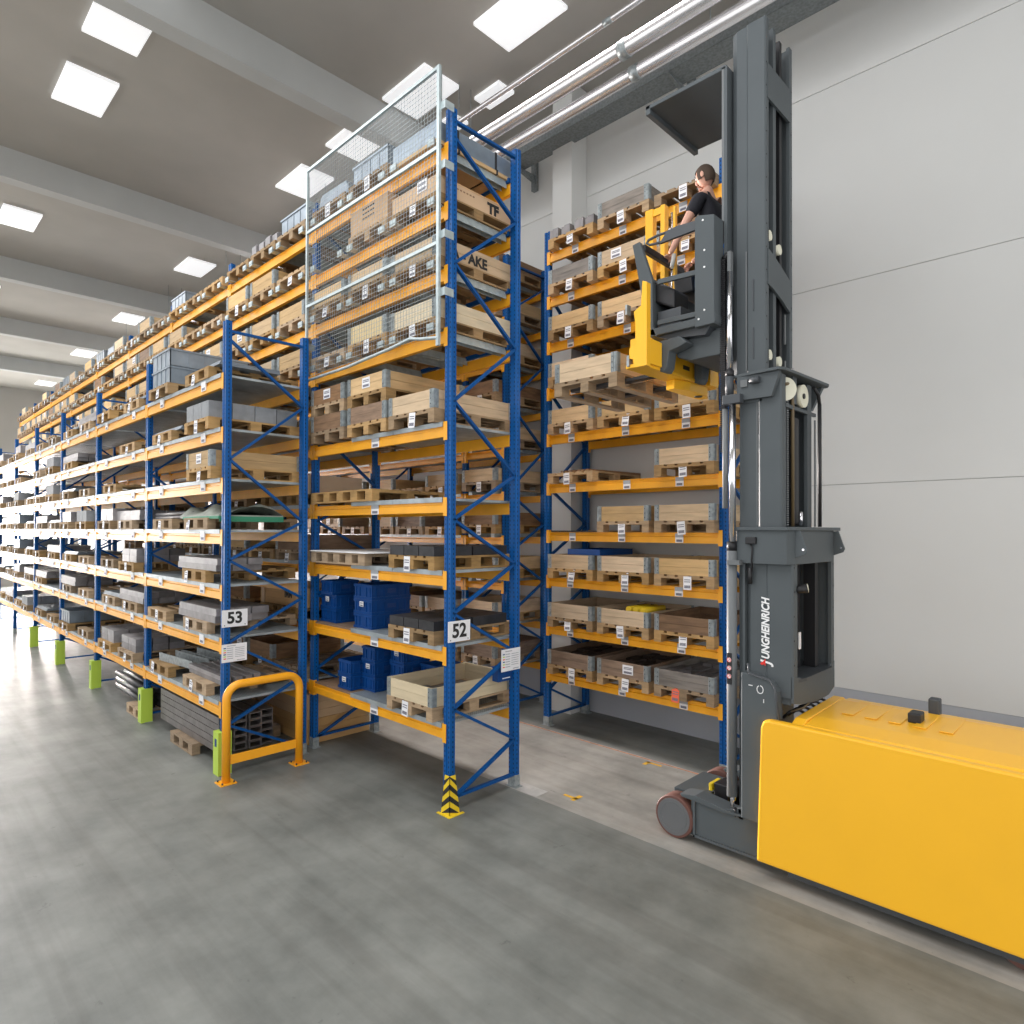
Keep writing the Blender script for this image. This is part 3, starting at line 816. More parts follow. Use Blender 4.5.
# row 52 lower shelves seen through rack 53
def wooden_crate(x, y, z, w, d, h, label, m='card', mark=None):
    o = empty('wooden_crate', (x, y, z))
    mb = MB(); n = 3
    mb.box(-w/2+.01,w/2-.01,.01,d-.01,0,h-.002)
    for q in range(n):
        a, b = q*h/n+.003, (q+1)*h/n-.003
        mb.box(-w/2,w/2,0,.02,a,b).box(-w/2,w/2,d-.02,d,a,b).box(w/2-.02,w/2,.02,d-.02,a,b).box(-w/2,-w/2+.02,.02,d-.02,a,b)
    mb.build('crate_body', M[m], o)
    st = MB()
    for s in (-w/2+.06, w/2-.15): st.box(s,s+.09,-.018,0,0,h)
    st.build('batten', M[m], o)
    if mark: text(mark, .12, M['ink'], o, (w*.18, -.003, h*.6), ROTY, 'stencil_lettering', off=.004)
    return tag(o, label, 'crate', 'long wooden crates in the racks')
for i in (1, 2, 3):
    for k in range(5):
        z = L52[k]+.03
        x0 = R52.xs[i+1]; x1 = R52.xs[i]-.1
        if k in (1, 3) and i == 1:
            flat_pallet(x1-.72, Y5-.08, z, 1.2, 1.0, 'flat pallet under a brown crate, %s' % wh(k, 'rack 52', i, 'right slot'))
            wooden_crate(x1-.72, Y5-.06, z+.142, 1.25, .9, .26, 'brown wooden crate %s' % wh(k, 'rack 52', i, 'right slot'), 'card', 'IMM' if k == 1 else None)
            load('collar_o', R52.slot(i, 0), Y5, z, wh(k, 'rack 52', i, 'left slot'))
        else:
            for s in range(3):
                kd = rnd.choice(['collar_o','collar','bare','collar','collar_o',None])
                if k == 4 and i == 1: kd = ['collar','collar','collar'][s]
                load(kd, R52.slot(i, s), Y5, z, wh(k, 'rack 52', i, POS3[s]), hinges=False)
# crates on the floor under row 52's second bay
for k in range(2):
    x1 = R52.xs[1]-.12
    wooden_crate(x1-.9, Y5+.0, .002+k*.33, 1.75, .95, .33, '%s long wooden crate on the floor under rack 52 second bay' % ('lower', 'upper')[k], 'card')

# wall rack
wr = {9:['small4','collar_g','bare'], 8:['collar_g','collar','collar_o'], 7:['collar','collar','collar_o'], 6:['collar',None,'collar'],
      5:['collar','collar','collar'], 4:[None,None,'collar'], 3:[None,'collar','collar'], 2:['collar','collar','collar'], 1:['collar','collar','collar_o'], 0:['collar_o','collar_o','collar_g']}
for k, ks in wr.items():
    for s, kd in enumerate(ks):
        x = RW.slot(0, s)
        where = '%s shelf of wall rack, %s' % (ORD[k], POS3[s])
        if k == 0 and s == 2:
            pallet(x, RW.Y-.12, LR[k], False, -.1, 'pale wooden pallet with red label ' + where, red=True)
            collar(x, RW.Y-.12, LR[k]+.145, 'greywood', False, 'grey weathered collar ' + where)
        else: load(kd, x, RW.Y, LR[k], where, oy=-.035)
# contents of open collars on the two lowest shelves of the wall rack
def contents(x, z, n, m, label, cat='stacked parts'):
    mb = MB(); rr = random.Random(int(x*100+z*10))
    for a in range(n):
        for b in range(4):
            h = rr.uniform(.09, .17); xx = x-.36+a*.72/n; yy = RW.Y-.04+b*.27
            mb.box(xx+.005, xx+.72/n-.005, yy, yy+.26, z+.146, z+.146+h)
    o = mb.build('stacked_parts', m); tag(o, label, cat); o['kind'] = 'stuff'
contents(RW.slot(0,0), LR[0], 5, M['brown'], 'dark brown parts filling the first box on the wall rack bottom shelf')
contents(RW.slot(0,1), LR[0], 6, M['brown'], 'dark brown parts filling the middle box on the wall rack bottom shelf')
contents(RW.slot(0,2), LR[0], 5, M['steel'], 'grey metal parts filling the grey box on the wall rack bottom shelf')
contents(RW.slot(0,1), LR[1], 5, M['brown'], 'dark parts filling the middle box on wall rack second shelf')
for q in range(3):
    o = MB().tube([(0,0,0),(0,.5,0)], .04, 14).build('yellow_roll', M['hazard_y'], None, (RW.slot(0,1)+.02+q*.11, RW.Y+.0, LR[1]+.345))
    tag(o, 'yellow roll lying in the middle box on wall rack second shelf', 'roll', 'three yellow rolls in the wall rack')
piece('black_sheet', MB().box(-.42,.42,-.04,.95,0,.02), M['black'], (RW.slot(0,0)+.02, RW.Y, LR[3]+.001), 'black flat sheet lying on the fourth shelf of wall rack, left slot', 'sheet')
x = RW.slot(0,0)
pallet(x, RW.Y-.12, LR[4], False, -.05, 'wooden pallet under brown battens, fifth shelf of wall rack')
for q in range(7):
    mb = MB().box(-.025,.025,0,1.35-.1*(q % 3),0,.035)
    piece('brown_batten', mb, M['oldwood'], (x-.22+q*.075, RW.Y-.02, LR[4]+.146), 'dark brown batten lying on a pallet, wall rack fifth shelf', 'batten', 'brown battens on the wall rack', rz=-.12)
o = empty('blue_tray', (x+.22, RW.Y+.3, LR[2]+.345))
MB().box(-.28,.28,-.38,.4,0,.015).build('tray_base', M['bluebox'], o)
MB().box(-.28,.28,-.38,-.36,.015,.08).box(-.28,.28,.38,.4,.015,.08).box(-.28,-.26,-.36,.38,.015,.08).box(.26,.28,-.36,.38,.015,.08).build('rim', M['bluebox'], o)
tag(o, 'blue plastic tray on top of the first collar box, wall rack third shelf', 'tray')
piece('steel_sheet', MB().box(-.12,.12,0,.03,0,.33), M['steelblue'], (-4.60, RW.Y+.58, LR[9]+.146), 'upright dark grey panel inside the grey collar atop the wall rack', 'panel')

# far rack
for k in range(len(LF)):
    where = '%s shelf of far wall rack, bay next to pilaster' % ORD[k]
    load('collar' if k % 3 else 'collar_o', (-7.14-7.99)/2, RF.Y, LF[k]+.06, where, oy=-.035)
    for s in range(3):
        kd = ['collar','collar_o','collar'][s] if (k+s) % 5 else 'bare'
        load(kd, RF.slot(1, s), RF.Y, LF[k]+.03, '%s shelf of far wall rack, second bay, %s' % (ORD[k], POS3[s]), hinges=False, oy=-.035)
    if 1 <= k <= 5:
        for s in range(3):
            kd = ['collar','collar','bare'][(k+s) % 3]
            load(kd, RF.slot(2, s), RF.Y, LF[k]+.03, '%s shelf of far wall rack, third bay, %s' % (ORD[k], POS3[s]), hinges=False, oy=-.035)

# row 53
Y3 = R53.Y
def s53(i, s, n=2): return R53.slot(i, s, n)
tb = {
 (0,6):[('crate2',-9.75,0),('sheets',-8.45,1)], (0,5):[('sheets',-9.75,1),('blocks',-8.3,0)], (0,4):[(None,0,0),('collar',-8.22,0)],
 (0,3):[('longbars',-9.7,1),('tarp',-8.45,1)], (0,2):[(None,-9.85,1),('bars',-8.5,1)], (0,1):[('bare',-9.9,1),('dbars',-8.45,1)], (0,0):[('usteel',-9.8,1),('wrapsteel',-8.45,1)],
 (1,6):[('bare',-12.6,0),('sheets',-11.2,1)], (1,5):[(None,0,0),('bare',-11.4,1)], (1,4):[(None,0,0),('bare',-12.4,1)], (1,3):[('sblocks',-12.5,0),('bars',-11.5,1)],
 (1,2):[('bare',-12.5,1),('sblocks',-11.2,0)], (1,1):[('sheets',-12.4,1),('dbars',-11.2,1)], (1,0):[('sblocks',-12.4,0),('sblocks',-11.2,0)],
}
for i in range(2, 6):
    for k in range(7):
        tb[(i,k)] = [(rnd.choice(['blocks','sblocks','bars','sheets','bare','crate','dbars']), s53(i,0), rnd.choice((0,1))), (rnd.choice(['blocks','bars','sheets','bare','bare','dbars',None]), s53(i,1), 1)]
for (i, k), items in sorted(tb.items()):
    z = L53[k]+.031
    for s, (kd, x, lg) in enumerate(items):
        where = wh(k, 'rack 53', i, POS2[s])
        if kd is None: continue
        if kd in ('bars','dbars'): lg = 1
        if kd in ('crate','sblocks','bundle','collar'): lg = 0
        if kd == 'blocks': lg = 0
        if kd == 'crate2':
            pallet(x, Y3-.085, z, label='wooden pallet under two stacked steel crates, rack 53 top shelf')
            for q in range(2): piece('steel_crate', ME_CRATE, None, (x, Y3+.5, z+.145+q*.242), '%s tall grey steel crate of two stacked on rack 53 top shelf' % ('lower','upper')[q], 'crate', 'steel crates in the racks')
        elif kd == 'tarp':
            pallet(x, Y3-.03, z, True, -.25, label='wooden pallet under the tarpaulin load, rack 53 fourth shelf')
            o = empty('tarpaulin_load', (x, Y3+.4, z+.145))
            mb = MB(); n = 12; m_ = 6
            rr = random.Random(3); hs = [[.09+.05*math.sin(a*.9+b)+rr.uniform(0,.04) for b in range(m_+1)] for a in range(n+1)]
            vs = [(-.62+a*1.3/n, -.4+b*.8/m_, hs[a][b] if 0 < b < m_ else .03) for a in range(n+1) for b in range(m_+1)]
            fs = [(a*(m_+1)+b, (a+1)*(m_+1)+b, (a+1)*(m_+1)+b+1, a*(m_+1)+b+1) for a in range(n) for b in range(m_)]
            mb.add(vs, fs, 0, True)
            mb.box(-.62,.68,-.4,.4,0,.03)
            mb.build('cover', M['tarp'], o)
            MB().box(-.5,.69,-.41,-.402,-.015,.02).box(.682,.69,-.4,.4,-.05,.015).build('green_edge', M['tarpgreen'], o)
            tag(o, 'crumpled grey green tarpaulin load with green edge, rack 53 fourth shelf', 'tarpaulin')
        elif kd == 'longbars':
            pallet(x, Y3-.03, z, True, -.1, label='wooden pallet under stacked thin rods, rack 53 fourth shelf')
            for q in range(4):
                for r in range(2):
                    mb = MB().tube([(-.75,0,0),(.75,0,0)], .022, 8)
                    piece('steel_rod', mb, M['steel'], (x+.1, Y3+.1+q*.15, z+.168+r*.05), 'thin steel rod on a pallet, rack 53 fourth shelf', 'steel rod', 'thin rods on rack 53 fourth shelf')
        elif kd == 'usteel':
            pallet(x, Y3-.03, z, True, -.25, label='wooden pallet under u shaped steel, rack 53 first shelf')
            for q in range(2):
                mb = MB().box(-.5,.5,-.12,-.105,0,.11).box(-.5,.5,.105,.12,0,.11).box(-.5,.5,-.105,.105,0,.012)
                piece('steel_channel', mb, M['galv'], (x+.25, Y3+.22+q*.3, z+.145), '%s open steel channel on rack 53 first shelf' % ('front','rear')[q], 'steel channel', 'steel channels on rack 53', rz=.1)
        elif kd == 'wrapsteel':
            pallet(x, Y3-.03, z, True, -.1, label='wooden pallet under film wrapped steel strips, rack 53 first shelf')
            rr = random.Random(9)
            for q in range(9):
                mb = MB().box(-.58,.6,-.04,.04,0,.05)
                piece('steel_strip', mb, M['steel'], (x+.1+rr.uniform(-.04,.04), Y3+.12+(q % 5)*.12, z+.146+(q//5)*.052), 'grey steel strip in a loose bundle, rack 53 first shelf', 'steel strip', 'loose steel strips on rack 53 first shelf', rz=rr.uniform(-.01,.01))
        else:
            load(kd, x, Y3, z, where, bool(lg))
# floor level of row 53: hollow sections on a low pallet
pallet(-8.9, Y3-.03, .002, True, 0, label='wooden pallet on the floor under rack 53 with steel sections', notag=True)
for r in range(5):
    for c in range(4):
        piece('hollow_steel_bar', ME_HOLLOW, None, (-8.95+.03*((r*3+c) % 3), Y3+.14+c*.175+.0, .19+r*.0875), 'hollow steel section in the pile on the floor under rack 53', 'steel section', 'hollow steel sections under rack 53')
pallet(-10.05+(-.85), Y3-.03, .002, True, 0, label='wooden pallet on the floor under rack 53 second bay', notag=True)
for r in range(3):
    for c in range(4):
        mb = MB().tube([(-.9,0,0),(.9,0,0)], .05, 10)
        piece('steel_tube', mb, M['steeldark'], (-11.5, Y3+.13+c*.12, .2+r*.102), 'round steel tube in the pile under rack 53 second bay', 'steel tube', 'round steel tubes under rack 53')

# ------------------------------------------------------------------ signs, guards, protectors
def sign(x, y0, y1, z0, z1, txt, label):
    o = empty('number_sign' if txt else 'information_sign', (x, y0, z0))
    w, h = y1-y0, z1-z0
    MB().box(0,.006,0,w,0,h).build('sign_plate', M['paper'], o)
    if txt:
        text(txt, h*.92, M['ink'], o, (.0075, w*.5, h*.5), ROTX, 'number', off=.006)
        for a in (.03, w-.03): MB().tube([(.005,a,.02),(.009,a,.02)], .006, 8).build('screw', M['steeldark'], o)
    else:
        mb = MB()
        for r in range(6):
            mb.box(.006,.0072,.02,.05,h*.18+r*h*.115,h*.18+r*h*.115+.012,r % 3); mb.box(.006,.0072,.06,w*.45,h*.18+r*h*.115,h*.18+r*h*.115+.008,3)
            mb.box(.006,.0072,w*.52,w*.9,h*.25+r*h*.1,h*.25+r*h*.1+.006,3)
        mb.box(.006,.0072,w*.6,w*.92,h*.06,h*.1,3); mb.box(.006,.0072,w*.2,w*.55,h*.88,h*.92,3)
        mb.build('printed_table', [M['redpaper'], M['green'], M['bluebox'], M['stripgrey']], o)
    return tag(o, label, 'sign')
sign(-4.948, 4.175, 4.47, 1.72, 1.93, '52', 'white plate numbered 52 above the yellow and black post protector')
sign(-7.593, 2.985, 3.285, 1.71, 1.91, '53', 'white plate numbered 53 above the orange hoop guard')
sign(-7.593, 2.985, 3.28, 1.30, 1.51, None, 'white load information plate below the 53 plate')
sign(-4.948, 4.93, 5.225, 1.31, 1.55, None, 'white load information plate on the rear post of rack 52')
o = empty('document_box', (-5.02, 4.93, 1.19))
MB().box(-.07,.03,0,.24,0,.15).build('box_body', M['bluebox'], o, bevel=.008); MB().box(-.075,.035,-.005,.245,.15,.165).build('lid', M['bluebox'], o)
MB().box(.03,.032,.06,.18,.03,.04).build('print', M['white'], o)
tag(o, 'small blue plastic box hung behind the information plate on rack 52', 'box')

# orange hoop guard
o = empty('hoop_guard', (-7.33, 3.38, 0))
def arc(cy, cz, r, a0, a1, n=8): return [(0, cy+r*math.cos(a0+(a1-a0)*i/n), cz+r*math.sin(a0+(a1-a0)*i/n)) for i in range(n+1)]
pts = [(0,-.44,.015)] + arc(-.28,.93,.16,PI,PI/2) + arc(.28,.93,.16,PI/2,0) + [(0,.44,.015)]
MB().tube(pts, .046, 20).build('hoop_tube', M['guard'], o)
MB().box(-.012,.012,-.40,.40,.20,.30).build('cross_plate', M['guard'], o)
for s in (-.44,.44):
    f = MB().box(-.09,.09,s-.09,s+.09,0,.012).build('foot_plate', M['guard'], o)
    mb = MB()
    for a in (-.065,.065):
        for b in (-.065,.065): mb.tube([(a,s+b,.012),(a,s+b,.03)], .010, 8)
    mb.build('bolts', M['steeldark'], f)
MB().tube([(.0475,-.44,.1),(.0475,-.44,.16)], .006, 6).build('mark', M['black'], o) if False else None
tag(o, 'orange tubular steel hoop guard bolted to the floor before rack 53', 'guard rail')

# yellow and black post protector
o = empty('post_protector', (-4.90, 4.165, 0))
def flange(axis):
    """one flange split in chevron bands"""
    mb = MB(); H = .40; wb, wt = .135, .075; t = .006; nb = 7
    def P(u, z, c):   # u: 0 at corner .. 1 at outer edge
        wdt = wb + (wt-wb)*z/H
        return (-u*wdt, c, z) if axis == 'y' else (c, u*wdt, z)
    for k in range(-3, nb+3):
        z0 = k*H/nb; sl = .10
        for u0, u1 in ((0, 1),):
            quad = [(0, z0+sl), (1, z0), (1, z0+H/nb), (0, z0+H/nb+sl)]
            # clip to 0..H by clamping
            q2 = [(u, min(max(z, 0), H)) for u, z in quad]
            if abs(q2[0][1]-q2[3][1]) + abs(q2[1][1]-q2[2][1]) < 1e-4: continue
            c0, c1 = 0, (t if axis == 'y' else -t)
            vs = [P(u, z, c0) for u, z in q2] + [P(u, z, c1) for u, z in q2]
            mb.add(vs, [(0,1,2,3),(7,6,5,4),(0,4,5,1),(1,5,6,2),(2,6,7,3),(3,7,4,0)], k % 2)
    return mb
# corner faces the open floor: flanges run to -x and to +y
fl = flange('y'); fl.build('front_flange', [M['hazard_y'], M['ink']], o)
fl = flange('x'); fl.build('side_flange', [M['hazard_y'], M['ink']], o)
MB().box(-.17,.03,-.03,-.0,0,.008).box(.0,.03,-.0,.17,0,.008).build('foot_plate', M['hazard_y'], o)
tag(o, 'yellow steel corner protector with black chevrons at foot of rack 52 post', 'post protector')

for i in range(5):
    xr = R53.xs[i]
    o = empty('post_protector', (xr-.05, Y3-.012, 0))
    mb = MB(); mb.prism([(-.075,-.055),(.075,-.055),(.075,.10),(.062,.10),(.062,.0),(-.062,.0),(-.062,.10),(-.075,.10)], 'z', .002, .50)
    mb.build('shell', M['green'], o)
    MB().box(-.025,.025,-.058,-.055,.33,.42).build('blue_badge', M['bluebox'], o)
    tag(o, 'lime green plastic post protector on the %s front post of rack 53' % ('end', 'second', 'third', 'fourth', 'fifth')[i], 'post protector', 'lime green post protectors')

# floor markings
def mark(pts, z, m, name, label):
    mb = MB()
    for (x0,x1,y0,y1) in pts: mb.box(x0,x1,y0,y1,0.0005,z)
    o = mb.build(name, m); return tag(o, label, 'floor marking')
mark([(-8,.5,6.955,6.975)], .0015, M['oline'], 'floor_line', 'worn orange line on the floor along the wall rack')
mark([(-4.36,-4.15,6.86,6.90),(-4.36,-4.31,6.78,6.90)], .0025, M['yline'], 'floor_mark', 'yellow corner mark on the floor near the wall rack')
mark([(-4.45,-4.27,5.38,5.42),(-4.32,-4.27,5.34,5.50)], .0025, M['yline'], 'floor_mark', 'yellow corner mark on the floor near rack 52 rear foot')
mark([(-5.16,-4.62,5.13,5.33)], .0012, M['wline'], 'floor_patch', 'pale rectangle on the floor around rack 52 rear foot')

# ------------------------------------------------------------------ order picker truck
T = empty('order_picker_truck', (-2.2, 5.9, 0))
TO = Vector((-2.2, 5.9, 0))
def tp(name, mb, m, parent=None, bevel=0, label=None):
    """part given in world coordinates, hung under the truck (or under one of its parts)"""
    par = parent or T
    off = TO
    mb.v = [(v[0]-off.x, v[1]-off.y, v[2]-off.z) for v in mb.v]
    o = mb.build(name, m, par, None, bevel)
    if label: o['label'] = label
    return o
G = M['tgrey']
# chassis with load wheels
ch = MB()
ch.prism([(-2.95,.07),(-2.05,.07),(-2.05,.48),(-2.42,.48),(-2.62,.40),(-2.95,.40)], 'y', 5.40, 5.43)
ch.prism([(-2.95,.07),(-2.05,.07),(-2.05,.48),(-2.42,.48),(-2.62,.40),(-2.95,.40)], 'y', 6.37, 6.40)
ch.box(-2.95,-2.05,5.43,6.37,.07,.10); ch.box(-2.97,-2.93,5.40,6.40,.07,.30)
ch.box(-3.25,-2.93,5.62,6.20,.10,.36)
chs = tp('chassis', ch, G, bevel=.006)
fd = MB(); fd.prism([(-3.05,.425),(-2.9,.445),(-2.6,.405),(-2.45,.405),(-2.45,.39),(-2.62,.375),(-2.93,.395),(-3.03,.40)], 'y', 5.375, 5.56)
tp('fender', fd, G, bevel=.004)
fd = MB(); fd.prism([(-3.05,.425),(-2.9,.445),(-2.6,.405),(-2.45,.405),(-2.45,.39),(-2.62,.375),(-2.93,.395),(-3.03,.40)], 'y', 6.24, 6.43)
tp('fender', fd, G, bevel=.004)
rb = MB().box(-2.92,-2.90,5.375,5.40,.07,.40).box(-2.92,-2.2,5.375,5.40,.07,.09)
tp('edge_flange', rb, G)
for (ya, yb, s) in ((5.365, 5.52, -1), (6.26, 6.41, 1)):
    w_ = MB(); c = (-3.11, .195)
    w_.tube([(c[0],ya,c[1]),(c[0],ya+.01,c[1]),(c[0],yb-.01,c[1]),(c[0],yb,c[1])], [.185,.193,.193,.185], 40)
    wo = tp('load_wheel', w_, M['tyre'])
    yo = ya-.004 if s < 0 else yb+.004
    h = MB().tube([(c[0],yo,c[1]),(c[0],(ya+yb)/2,c[1])], [.166,.170], 36)
    h.tube([(c[0],yo-s*-.002,c[1]),(c[0],yo+s*.003,c[1])], .03, 16)
    ho = tp('hub', h, M['hub'], wo)
    rg = MB()
    for k in range(36):
        a, b = 2*PI*k/36, 2*PI*(k+1)/36
        rg.bar((c[0]+.135*math.cos(a),yo+s*.001,c[1]+.135*math.sin(a)),(c[0]+.135*math.cos(b),yo+s*.001,c[1]+.135*math.sin(b)),.006,.006)
    for k in range(6):
        a = 2*PI*k/6+.3; rg.tube([(c[0]+.118*math.cos(a),yo,c[1]+.118*math.sin(a)),(c[0]+.118*math.cos(a),yo+s*.004,c[1]+.118*math.sin(a))], .007, 8)
    tp('hub_ring', rg, M['tlight'], wo)
# sensor and hoses in the chassis well
s_ = MB().box(-2.86,-2.72,5.66,5.80,.10,.50).box(-2.9,-2.68,5.85,5.98,.10,.46); tp('sensor_unit', s_, M['black'], bevel=.01)
s_ = MB().box(-2.90,-2.87,5.64,5.82,.42,.49).box(-2.71,-2.68,5.70,5.74,.36,.5); tp('sensor_cover', s_, M['hazard_y'], bevel=.004)
s_ = MB().tube([(-2.53,5.40,.44),(-2.53,5.42,.32),(-2.5,5.50,.22),(-2.44,5.52,.12)], .014, 8); s_.tube([(-2.47,5.5,.5),(-2.5,5.44,.3),(-2.56,5.5,.14)], .010, 8); tp('hydraulic_hose', s_, M['black'])
s_ = MB().tube([(-2.535,5.36,.60),(-2.535,5.36,.47)], .018, 10).box(-2.50,-2.46,5.40,5.47,.36,.44); tp('hose_fitting', s_, M['chrome'])
# base tower panel beside the mast foot
pn = MB(); pn.prism([(-2.43,.42),(-2.22,.42),(-2.17,1.28),(-2.125,1.30),(-2.13,1.53),(-2.17,1.60),(-2.30,1.64),(-2.43,1.66)], 'y', 5.29, 5.42)
tp('tower_panel', pn, G, bevel=.012)
rg = MB()
for k in range(28):
    a, b = 2*PI*k/28, 2*PI*(k+1)/28
    if 6 < k < 9: continue
    rg.bar((-2.262+.026*math.cos(a),5.288,1.535+.032*math.sin(a)),(-2.262+.026*math.cos(b),5.288,1.535+.032*math.sin(b)),.004,.006)
rg.box(-2.36,-2.325,5.286,5.289,1.555,1.561); rg.box(-2.235,-2.229,5.286,5.289,1.43,1.46)
tp('ring_symbol', rg, M['white'])
rb = MB().tube([(-2.36,5.28,1.74),(-2.355,5.28,1.66),(-2.18,5.28,1.63),(-2.14,5.28,1.58),(-2.10,5.28,1.32)], .010, 8)
tp('edge_pipe', rb, M['tgrey2'])
# yellow body
def rounded_body():
    mb = MB(); y0, y1 = 5.25, 6.50
    pr = [(y0+.0,.14),(y0-.02,.7),(y0,1.18),(y0+.02,1.265),(y0+.08,1.31),(y0+.3,1.335),(y1-.3,1.35),(y1-.08,1.325),(y1-.02,1.27),(y1,1.18),(y1,.14)]
    mb.prism(pr, 'x', -1.93, -.35)
    return mb
tp('battery_hood', rounded_body(), M['tyel'], bevel=.02)
sd = MB(); sd.prism([(-2.27,.14),(-2.235,1.24),(-2.215,1.298),(-2.16,1.312),(-.36,1.30),(-.36,.14)], 'y', 5.225, 5.31)
tp('side_panel', sd, M['tyel'], bevel=.018)
sd = MB(); sd.prism([(5.31,1.16),(5.31,1.30),(5.40,1.335),(6.30,1.35),(6.48,1.27),(6.48,1.16)], 'x', -2.02, -1.925); tp('hood_front', sd, M['tyel'], bevel=.01)
for q in range(5):
    x = -1.78+q*.17
    tp('hood_rib', MB().box(x, x+.09, 5.75, 6.25, 1.343, 1.350), M['tyel'], bevel=.004)
tp('counterweight', MB().prism([(5.27,.12),(5.27,1.2),(5.4,1.30),(6.35,1.30),(6.5,1.2),(6.5,.12)], 'x', -.35, .05), G, bevel=.03)
tp('hood_latch', MB().box(-1.33,-1.24,5.86,6.0,1.34,1.42), M['black'], bevel=.012); tp('hood_latch', MB().box(-1.28,-1.2,6.3,6.4,1.31,1.46), M['tgrey2'], bevel=.012)
tp('drive_base', MB().box(-2.05,-.3,5.32,6.42,.06,.2), M['tgrey2'])
for (xx, yy) in ((-.55,5.42),(-.55,6.33)):
    tp('drive_wheel', MB().tube([(xx,yy-.06,.17),(xx,yy+.06,.17)], .168, 24), M['tyre'])
cb = MB()
for a in range(5): cb.tube([(-2.16,5.5+a*.1,1.28),(-2.11,5.53+a*.12,1.335),(-2.06,5.58+a*.13,1.35),(-2.03,5.66+a*.13,1.31)], .013, 6)
tp('cable_loom', cb, M['black'])
tp('cable_loom', MB().tube([(-2.10,5.52,1.34),(-2.03,5.60,1.37),(-2.01,5.68,1.40)], .007, 6), M['brass'])

# mast stages --------------------------------------------------
def c_section(name, x0, x1, y0, y1, z0, z1, ch=.05, fl=.09, t=.03, back=.04, fr=.09):
    """box mast section open towards +x"""
    mb = MB()
    mb.prism([(x0,y0+ch),(x0+ch,y0+.015),(x0+(x1-x0)*.45,y0+.012),(x0+(x1-x0)*.5,y0),(x1-.012,y0),(x1,y0+.012),(x1,y0+fl),(x1-t,y0+fl),(x1-t,y0+t*1.6),(x0+t,y0+t*1.6),(x0+t,y0+fl+.02),(x0,y0+fl+.02)], 'z', z0, z1)
    tp(name, mb, G); mb = MB()
    mb.prism([(x0,y1),(x0,y1-fr),(x0+t,y1-fr),(x0+t,y1-t),(x1-t,y1-t),(x1-t,y1-fr),(x1,y1-fr),(x1,y1)], 'z', z0, z1)
    return tp(name, mb, G)
# outer mast
om = c_section('outer_mast', -2.44, -2.03, 5.385, 6.36, 1.48, 2.86, fr=.07)
bk = MB().box(-2.44,-2.40,5.5,6.33,1.48,2.86); tp('mast_back', bk, M['tgrey2'])
ap = MB(); ap.prism([(5.385,1.44),(5.6,1.40),(5.9,1.37),(6.2,1.37),(6.36,1.42),(6.36,1.66),(6.2,1.62),(5.9,1.60),(5.6,1.62),(5.385,1.66)], 'x', -2.05, -2.025)
ap.box(-2.40,-2.05,5.40,6.35,1.42,1.50); tp('mast_apron', ap, G, bevel=.004)
tp('apron_shelf', MB().prism([(-2.40,5.46),(-2.03,5.46),(-2.0,5.6),(-2.0,6.2),(-2.05,6.36),(-2.40,6.36)], 'z', 1.60, 1.625), M['tgrey2'])
tp('mast_rail', MB().box(-2.25,-2.17,5.55,5.66,1.63,2.86), M['tgrey2']); tp('mast_rail', MB().box(-2.2,-2.10,6.08,6.16,1.63,2.86), M['black']); tp('mast_rail', MB().box(-2.3,-2.2,5.9,6.0,1.63,2.86), M['black'])
tp('side_channel', MB().box(-2.50,-2.44,5.42,5.50,.45,2.82).box(-2.45,-2.43,5.375,5.44,.45,2.82), G)
lf = MB().box(-2.47,-2.40,5.41,6.38,.42,1.5); tp('mast_foot', lf, G)
tp('white_label', MB().box(-2.06,-2.05,5.57,5.61,1.86,2.0), M['paper'])
tp('work_light', MB().tube([(-2.06,5.47,2.36),(-1.97,5.52,2.38)], [.028,.04], 16), M['black'])
tp('lamp_glass', MB().tube([(-1.969,5.5205,2.38),(-1.962,5.524,2.381)], .036, 16), M['cream'])
bl = MB()
for k in range(7):
    z = 1.55+k*.2
    bl.tube([(-2.031,5.41,z),(-2.027,5.41,z)], .008, 8); bl.tube([(-2.031,6.34,z),(-2.027,6.34,z)], .008, 8)
tp('bolt_row', bl, M['black'])
# writing on the mast
def put_text(body, size, m, loc, sx, off):
    me = text_mesh(body, size, m, .0015, off, 'LEFT', .22)
    o = mobj('maker_lettering', me, T)
    mt = Matrix(((0,-1,0),(0,0,-1),(1,0,0)))    # text x -> +z, text y -> -x, normal -> -y
    o.matrix_local = Matrix.Translation(Vector(loc)-TO) @ mt.to_4x4() @ Matrix.Diagonal((sx,1,1,1))
    return o
put_text('UNGHEINRICH', .090, M['white'], (-2.225, 5.380, 1.775), .84, .0030)
put_text('J', .112, M['white'], (-2.218, 5.380, 1.732), .95, .0035)
tp('red_accent', MB().prism([(-2.30,1.735),(-2.285,1.72),(-2.262,1.735),(-2.262,1.765),(-2.275,1.755)], 'y', 5.378, 5.381).box(-2.262,-2.255,5.378,5.381,1.72,1.775), M['red'])
